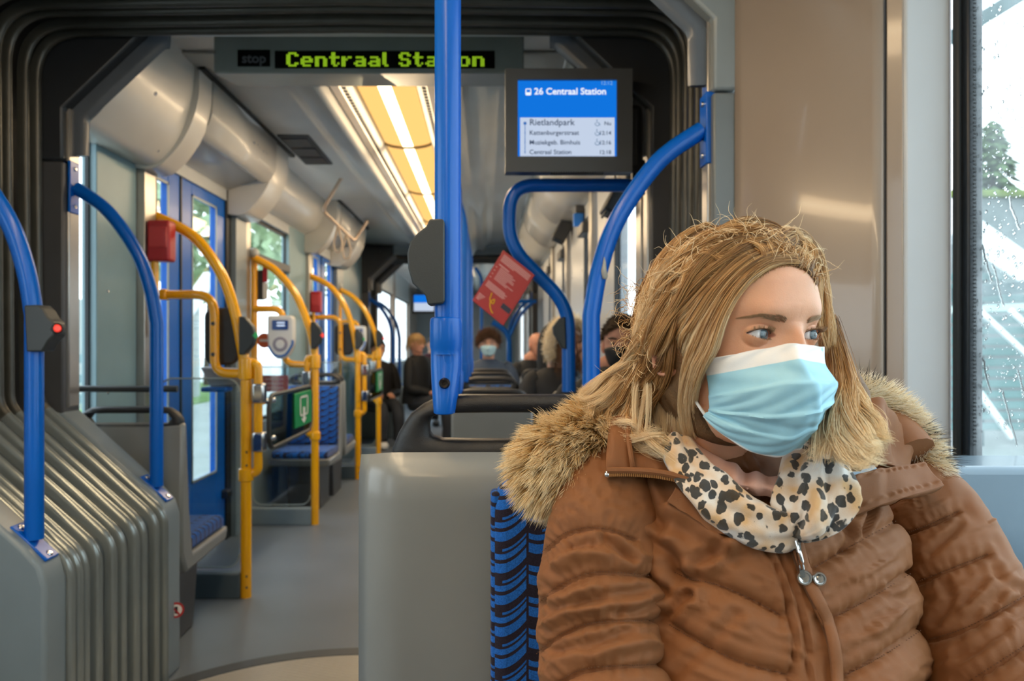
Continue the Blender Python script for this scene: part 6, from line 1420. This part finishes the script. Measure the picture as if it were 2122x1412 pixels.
# ---------------------------------------------------------------- passengers further down the tram
DIRS = {}
def passenger(label, hx, hy, Y, yaw, jacket_c, hair=None, hair_c='#4a3524', mask=None, skin='#d2997c', k=1.0, floor_z=0., lean=0., n_hair=700, hair_len=.05, curl=.0, fall=0., wsc=1., kl=.44):
    C_ = W(hx, hy, Y); a = math.radians(yaw); F_ = Vector((math.sin(a), -math.cos(a), 0)); L_ = Vector((math.cos(a), math.sin(a), 0))
    def loc(x, y, z): return C_+(L_*x+F_*y+Vector((0, 0, 1))*z)*k
    th_ = np.linspace(-math.pi, math.pi, 56, endpoint=False); zr_ = np.linspace(-.112, .110, 44); TH_, ZZ_ = np.meshgrid(th_, zr_); x, y, z, _ = head_pts(TH_, ZZ_, eyes=False)
    b = MB(); b.grid([[loc(x[i, j], y[i, j], z[i, j]) for j in range(56)] for i in range(44)], closev=True)
    for sd in (-1, 1): b.ball(loc(sd*.074, -.004, -.012), .012, .016, .028, 10, 8)
    sh = C_+Vector((F_.x*-.04+lean, F_.y*-.04, -.205*k))                         # between the shoulders
    b.tube([loc(0, -.012, -.07), sh+Vector((0, 0, .085)), sh+Vector((0, 0, .03))], [.052, .05, .05], 14)
    # hands rest on the lap
    hip = Vector((sh.x-lean*.5, sh.y-F_.y*.02, max(sh.z-.46, floor_z+.45)))
    hands = []; hbs = []
    for sd in (-1, 1):
        hd = hip+F_*min(.26, kl*.7)+L_*(sd*.07)+Vector((0, 0, .12)); hands.append(hd); hb_ = MB(); hbs.append(hb_); hb_.ball(hd, .035, .04, .028, 10, 8)
        for q in range(4): hb_.tube([hd+F_*.02+L_*((q-1.5)*.016), hd+F_*.055+L_*((q-1.5)*.017)+Vector((0, 0, -.01)), hd+F_*.075+L_*((q-1.5)*.017)+Vector((0, 0, -.03))], [.009, .008, .006], 6)
        hb_.tube([hd-L_*(sd*.025)+Vector((0, 0, .01)), hd-L_*(sd*.045)+F_*.035], [.010, .007], 6)
    o = b.obj('person', pm('skin_%s' % skin[1:], skin, .5, var=.08, scale=30), None, sharp=180); tag(o, label, 'person')
    for h_ in hbs: h_.obj('hand', MATS['skin_%s' % skin[1:]], o, sharp=180)
    # jacket: torso, sleeves
    jm = pm('coat_%s' % jacket_c[1:], jacket_c, .75, var=.15, scale=14, bump=.4, bscale=90)
    G = []
    for t in np.linspace(0, 1, 16):
        c = sh*(1-t)+hip*t; c = c+Vector((0, 0, .075*(1-t))); w_ = wsc*np.interp(t, [0, .07, .18, .6, 1], [.07, .15, .20, .19, .19]); d_ = np.interp(t, [0, .1, .3, 1], [.06, .09, .12, .13])
        G.append([c+L_*(w_*math.copysign(abs(math.cos(p))**.85, math.cos(p)))+F_*(d_*math.sin(p)) for p in np.linspace(0, 2*math.pi, 28, endpoint=False)])
    jk = MB().grid(G, closev=True).obj('coat', jm, o, sharp=180)
    for sd, hd in zip((-1, 1), hands):
        s0 = sh+L_*(sd*.175*wsc)+Vector((0, 0, -.01)); el_ = s0+L_*(sd*.05*wsc)+Vector((0, 0, -.27))+F_*.04
        MB().tube(cr([s0+L_*(-sd*.03)+Vector((0, 0, .02)), s0, (s0+el_)/2+L_*(sd*.015), el_, (el_+hd)/2, hd-F_*.03], 4), [.05]*5+[.058]*6+[.052]*5+[.042]*5, 12).obj('sleeve', jm, jk, sharp=180)
        kn = hip+F_*kl+L_*(sd*.09)+Vector((0, 0, -.02)); ft = kn+Vector((0, 0, floor_z+.09-kn.z))+F_*.03
        MB().tube(cr([hip+L_*(sd*.08), kn, ft], 5), [.085]*4+[.07]*4+[.055]*3, 12).obj('trouser_leg', pm('trousers_dark', '#2a2d33', .8), o, sharp=180)
        MB().ball(ft+F_*.06+Vector((0, 0, -.05)), .05, .11, .045).obj('shoe', pm('shoe_white', '#d8d6d2', .6) if mask == 'sneakers' else pm('shoe_dark', '#1d1d1f', .6), o)
    # face details
    for sd in (-1, 1):
        MB().ball(loc(sd*.031, .0805, .0), .011, .006, .0055, 10, 6).obj('eye', pm('eye_white', '#cfc6c0', .3), o); MB().ball(loc(sd*.031, .0865, .0), .005, .003, .005, 8, 6).obj('iris', pm('iris_dark', '#2c241e', .2), o)
        MB().tube([loc(sd*.015, .092, .017), loc(sd*.032, .091, .021), loc(sd*.05, .080, .018)], [.003, .0035, .002], 6).obj('eyebrow', pm('brow_%s' % hair_c[1:], hair_c, .8), o)
    if mask not in (None, 'sneakers'):
        rows = []
        for v in np.linspace(0, 1, 9):
            z_ = -.012-.092*v; row = []
            for u in np.linspace(-1, 1, 15):
                zz = z_-.012*u*u*(1 if v < .5 else -2.4); X_, Y_, Z_, _ = head_pts(np.array([u*1.05]), np.array([max(zz, -.108)]), eyes=False); nb = .006+.028*math.exp(-(u/.35)**2)*(1-abs(v-.35)); row.append(loc(X_[0]*1.05, Y_[0]+nb, zz))
            rows.append(row)
        MB().grid(rows).obj('face_mask', pm('pmask_%s' % mask[1:], mask, .7, var=.04), o, sharp=50, solid=.003)
    if hair:
        rs = np.random.RandomState(int(hx*7+hy)); st_ = []
        def pmax(q): return 1.02+.78*(.5-.5*math.sin(q))**.5 if math.sin(q) > -.2 else 1.78
        def el(q, p_): return (.082*math.sin(p_)*math.cos(q), .0+.110*math.sin(p_)*math.sin(q), .012+.104*math.cos(p_))
        cap = [[loc(*el(q, pmax(q)*i/12)) for q in np.linspace(0, 2*math.pi, 26, endpoint=False)] for i in range(13)]
        hm = MB().grid(cap, closev=True).obj('hair_mass', pm('hm_%s' % hair_c[1:], hair_c, .7, var=.3, scale=50), o, sharp=180)
        for i in range(n_hair):
            q = rs.rand()*6.283; p_ = pmax(q)*math.sqrt(rs.rand()); pt = np.array(el(q, p_)); d = np.array((math.sin(p_)*math.cos(q), math.sin(p_)*math.sin(q), math.cos(p_)))
            v = d*.35+np.array((0, .05, -.3))+rs.normal(0, .28, 3); ln = hair_len*(.6+.8*rs.rand()); qq = []
            ph = rs.rand()*6.28
            for t in np.linspace(0, 1, 8):
                w_ = curl*np.array((math.cos(t*9+ph), math.sin(t*9+ph), math.cos(t*7+ph)))*t; g = pt+v*ln*t*(1-.4*t)+np.array((0, 0, -fall*t*t))+w_
                if fall: r_ = math.hypot(g[0], g[1]); g[:2] = g[:2]*max(1, .086/max(r_, .01)) if r_ < .086 and g[2] < .05 else g[:2]
                qq.append(tuple(loc(*g)))
            st_.append(qq)
        make_curves('hair', np.array(st_), .0010, pm('hm_%s' % hair_c[1:], hair_c, .6), o)
    return o, loc, sh, hip, F_, L_
passenger('young man with curly brown hair and pale surgical mask', 1012, 713, 6.6, 0, '#3c4757', 'curly', '#5b3a20', '#b9d4d6', n_hair=1500, hair_len=.075, curl=.02)
passenger('bald man in dark clothes behind the empty seats', 1114, 716, 6.92, 30, '#1f2328', None, '#6b5040', None, '#d69a80', lean=-.06, wsc=.75)
o3, loc3, sh3, hip3, F3, L3 = passenger('woman in dark parka with cream fur hood and long brown hair', 1178, 716, 4.55, 18, '#1c1d20', 'long', '#6b4a30', None, '#d3a58c', n_hair=700, hair_len=.05, fall=.22, lean=-.07, wsc=.85)
ring = [loc3(.125*math.cos(t), .0+.02*math.sin(t), .005+.145*math.sin(t)) for t in np.linspace(-.6, math.pi+.6, 26)]
rb = MB().tube(ring, .036, 12).obj('fur_hood_trim', pm('cream_fur', '#d8c6a6', .9, var=.15, scale=40, bump=.8, bscale=160), o3, sharp=180); rb['label'] = 'cream fur hood trim'
FU, SHD = [], []
for i, p in enumerate(ring): fur(p, (.034, .034, .034), 70, (.018, .034), (0, -.2, .0), rseed=300+i, droop=.1, m=5)
make_curves('fur', np.array(FU), .0010, FURC, rb, np.array(SHD))
MB().tube(cr([loc3(.10, -.10, -.22), loc3(.10, -.11, .0), loc3(.05, -.12, .09), loc3(-.05, -.12, .09), loc3(-.10, -.11, .0), loc3(-.10, -.10, -.22)], 6), .05, 12).obj('hood', pm('coat_1c1d20', '#1c1d20', .75), o3, sharp=180)
# hand at her cheek
hb = MB(); hp = loc3(.05, .09, -.055); hb.ball(hp, .028, .022, .034, 10, 8)
for q in range(4): hb.tube([hp+Vector((-.02+.013*q, -.01, .02)), hp+Vector((-.026+.015*q, -.015, .055)), hp+Vector((-.02+.012*q, .0, .075-.006*q))], [.009, .0085, .007], 7)
hb.tube([hp+Vector((.025, -.01, 0)), hp+Vector((.04, -.01, .03))], [.010, .008], 7); hb.tube([hp, hp+Vector((.02, .03, -.10))], [.026, .03], 10)
hb.obj('raised_hand', pm('skin_d3a58c', '#d3a58c', .5), o3, sharp=180)
o4, loc4, sh4, _h, _f, _l = passenger('man with short grey brown hair and black face covering by the window', 1290, 712, 3.05, -14, '#16171a', 'short', '#4a3826', '#141416', '#d49c84', n_hair=3000, hair_len=.022, lean=-.11, wsc=.65, kl=.26)
MB().tube(cr([loc4(.085*math.cos(t), -.015+.085*math.sin(t), -.135) for t in np.linspace(0, 2*math.pi, 17)], 2), .045, 12).obj('scarf', pm('coat_16171a', '#16171a', .75), o4, sharp=180)
passenger('blonde passenger in black jacket bent over beyond the yellow poles', 862, 712, 8.6, 60, '#111214', 'long', '#a58558', None, '#c98f78', n_hair=500, hair_len=.05, fall=.08, lean=.06)
passenger('passenger in dark red coat half hidden by the thick blue pole', 896, 714, 11.2, 20, '#4a1f2a', 'short', '#2e2420', None, n_hair=400, hair_len=.03)
passenger('seated passenger in dark clothes and white sneakers behind the second gate', 784, 724, 8.8, 25, '#191a1e', 'short', '#2b211b', 'sneakers', n_hair=400, hair_len=.035)
# ---------------------------------------------------------------- outside
gm = pm('wet_pavement', '#a9adab', .35, var=.12, scale=1.2)
tag(MB().box(-60, 60, -25, 80, -.50, -.40).obj('ground', gm), kind='structure')
def leaf_mat(name, c): return pm(name, c, .7, var=.35, scale=3)
def conifer(x, y, h, w, label, seed, mat):
    rr = random.Random(seed); e = empty('conifer_tree', (x, y, -.4), label, 'tree', 'conifers outside the wet window')
    MB().tube([(x, y, -.4), (x, y, h*.9)], [.22, .04], 8).obj('trunk', pm('bark', '#4d4238', .9), e)
    b = MB()
    for i in range(900):
        t = rr.random()**.8; z = .3+t*(h-.3); r = w*(1-t)**.75*(.35+.65*rr.random()); a = rr.random()*6.283
        c = Vector((x+r*math.cos(a), y+r*math.sin(a), z)); s = .22+.25*rr.random()*(1.2-t)
        d = Vector((math.cos(a), math.sin(a), -.35-.3*rr.random())).normalized()*s; u = Vector((-math.sin(a), math.cos(a), .2*rr.uniform(-1, 1)))*s*.45
        b.add([c-d*.3, c+u, c+d, c-u, c+Vector((0, 0, s*.28))], [(0, 1, 4), (1, 2, 4), (2, 3, 4), (3, 0, 4)])
    o = b.obj('foliage', mat, e, sharp=180); o['kind'] = 'stuff'
    return e
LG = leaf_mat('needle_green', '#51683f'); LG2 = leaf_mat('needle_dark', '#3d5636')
# right-hand side, seen through the wet window
conifer(11.8, 18.0, 6.3, 1.5, 'tall pointed conifer in the middle of the wet window', 1, LG); conifer(13.85, 22.0, 7.0, 1.1, 'conifer at the rubber edge of the wet window', 2, LG2)
conifer(20.2, 30.5, 6.6, 1.7, 'shorter conifer behind the pointed one', 3, LG); conifer(17.3, 25.2, 5.8, 1.2, 'conifer at the picture edge in the wet window', 4, LG2)
conc = pm('mossy_concrete', '#7d8686', .8, var=.25, scale=.8)
def ext(name, label, cat, parts, loc):
    e = empty(name, loc, label, cat)
    for nm, b, m, bv in parts: b.obj(nm, m, e, bevel=bv)
    return e
TEALS = pm('teal_slat', '#5f8584', .4, var=.2, scale=1.0); DKT = pm('dark_teal', '#3a5254', .5, var=.2)
e = empty('retaining_wall', (9.4, 14.0, -.4), 'grey concrete wall with mossy top below the conifers', 'wall')
MB().box(6.4, 14.5, 14.3, 14.8, -.4, 3.85).obj('wall_body', conc, e, bevel=.02); MB().box(6.3, 14.6, 14.2, 14.9, 3.85, 3.98).obj('moss_cap', pm('moss', '#6d7c3c', .9, var=.3, scale=4), e, bevel=.03)
e = empty('slatted_fence', (7.6, 11.6, -.4), 'teal fence of horizontal slats outside the wet window', 'fence')
for k in range(15): MB().box(5.8, 10.4, 11.55, 11.62, -.15+.16*k, -.04+.16*k).obj('slat', TEALS, e, bevel=.01)
for x in (5.9, 7.4, 8.9, 10.3): MB().box(x, x+.1, 11.63, 11.73, -.4, 2.4).obj('post', DKT, e)
WB = pm('white_beam', '#dfe2e2', .4, var=.05)
e = empty('footbridge', (7, 10.6, 0), 'white sloping footbridge beams outside the wet window', 'footbridge')
MB().obox((7.3, 10.9, 2.35), 3.6, .25, .42, Matrix.Rotation(.62, 3, 'Y')).obj('ramp_beam', WB, e, bevel=.02)
MB().obox((7.6, 10.7, 1.95), 4.2, .12, .16, Matrix.Rotation(-.10, 3, 'Y')).obj('deck_edge', DKT, e, bevel=.01); MB().obox((7.6, 10.7, 1.66), 4.2, .12, .10, Matrix.Rotation(-.04, 3, 'Y')).obj('deck_edge', pm('pale_teal_beam', '#a9c2ba', .4), e, bevel=.01)
for k in range(4): MB().obox((6.9+.55*k, 10.4, 1.35-.12*k), 1.1, .06, .07, Matrix.Rotation(.75, 3, 'Y')).obj('stair_rail', WB, e, bevel=.01)
MB().obox((6.75, 10.3, .25), .9, .06, .08, Matrix.Rotation(.95, 3, 'Y')).obj('stair_rail', WB, e, bevel=.01)
e = empty('glass_canopy', (8.2, 12.2, 5.5), 'dark corner of a canopy roof at the top of the wet window', 'canopy')
MB().obox((8.05, 12.0, 6.45), 3.0, 1.2, .10, Matrix.Rotation(-.55, 3, 'Y')).obj('roof_sheet', pm('canopy_grey', '#6d7476', .5), e, bevel=.02); MB().obox((8.05, 11.4, 6.40), 3.0, .12, .2, Matrix.Rotation(-.55, 3, 'Y')).obj('roof_edge', DKT, e, bevel=.02)
MB().box(9.4, 9.6, 12.0, 12.2, -.4, 5.8).obj('column', DKT, e)
# left-hand side, seen through the doors
for i, (x, y, h, w) in enumerate(((-16, 22, 8.5, 3.0), (-10, 28, 9, 3.0), (-23, 19.5, 7.5, 2.6), (-9.2, 40, 10, 3.6), (-30, 21, 8, 3.0))):
    lab = ['green tree behind the first blue door', 'tall green tree behind the second door leaf', 'green tree behind the window strip at the portal', 'far green tree behind the window between the doors', 'green tree far off to the side'][i]
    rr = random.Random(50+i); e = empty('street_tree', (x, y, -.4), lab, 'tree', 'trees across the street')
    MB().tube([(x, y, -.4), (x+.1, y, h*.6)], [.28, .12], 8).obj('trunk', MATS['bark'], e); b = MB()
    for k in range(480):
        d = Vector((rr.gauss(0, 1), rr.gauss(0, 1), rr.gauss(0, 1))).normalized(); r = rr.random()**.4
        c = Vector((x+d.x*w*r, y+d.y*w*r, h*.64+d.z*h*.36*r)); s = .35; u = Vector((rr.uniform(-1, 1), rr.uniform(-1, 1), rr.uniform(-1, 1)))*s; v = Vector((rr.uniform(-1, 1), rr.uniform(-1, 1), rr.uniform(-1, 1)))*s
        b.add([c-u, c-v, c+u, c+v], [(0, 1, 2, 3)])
    b.obj('foliage', leaf_mat('leaf_%d' % i, ['#9db08c', '#93a884', '#a8b896', '#9ab08e', '#9cb08c'][i]), e, sharp=180)['kind'] = 'stuff'  # leaf colours are paled, with the distance haze painted into them
e = empty('station_building', (-16, 22, 0), 'grey shelter building with banded front across the street', 'building')
MB().box(-40, -13.5, 15, 16.5, -.4, 2.2).obj('wall', pm('bld_grey', '#8f9796', .7, var=.15), e); MB().box(-41, -13, 14, 17, 2.2, 2.5).obj('roof', pm('bld_roof', '#596364', .6), e)
for k in range(9): MB().box(-38+2.7*k, -36.4+2.7*k, 14.93, 15.02, .5, 1.7).obj('window', pm('bld_glass', '#aebcbe', .2), e)
e = empty('stair_ramp', (-8, 22, 0), 'pale steps and white stringer across the street behind the doors', 'stairs')
for k in range(14): MB().box(-13.5, -8.2, 17.6+.32*k, 17.95+.32*k, -.4, -.2+.2*k).obj('step', pm('step_grey', '#a2aaa8', .7), e)
MB().obox((-8.1, 20.0, 1.5), .25, 6.0, .35, Matrix.Rotation(.55, 3, 'X')).obj('stringer', WB, e)
e = empty('glass_barrier', (-6.5, 12, 0), 'low banded platform barrier outside the blue doors', 'barrier')
for k in range(4): MB().box(-6.9, -6.8, 4, 17, -.2+.34*k, -.05+.34*k).obj('rail', pm('barrier_teal', '#6f8e90', .5), e)
for k in range(7): MB().box(-6.95, -6.85, 4+2*k, 4.1+2*k, -.4, 1.1).obj('post', DKT, e)
e = tag(MB().box(-14, -7.4, -4, 30, -.398, -.36).obj('lawn', pm('lawn_green', '#6f8f4c', .9, var=.2, scale=2)), kind='structure')
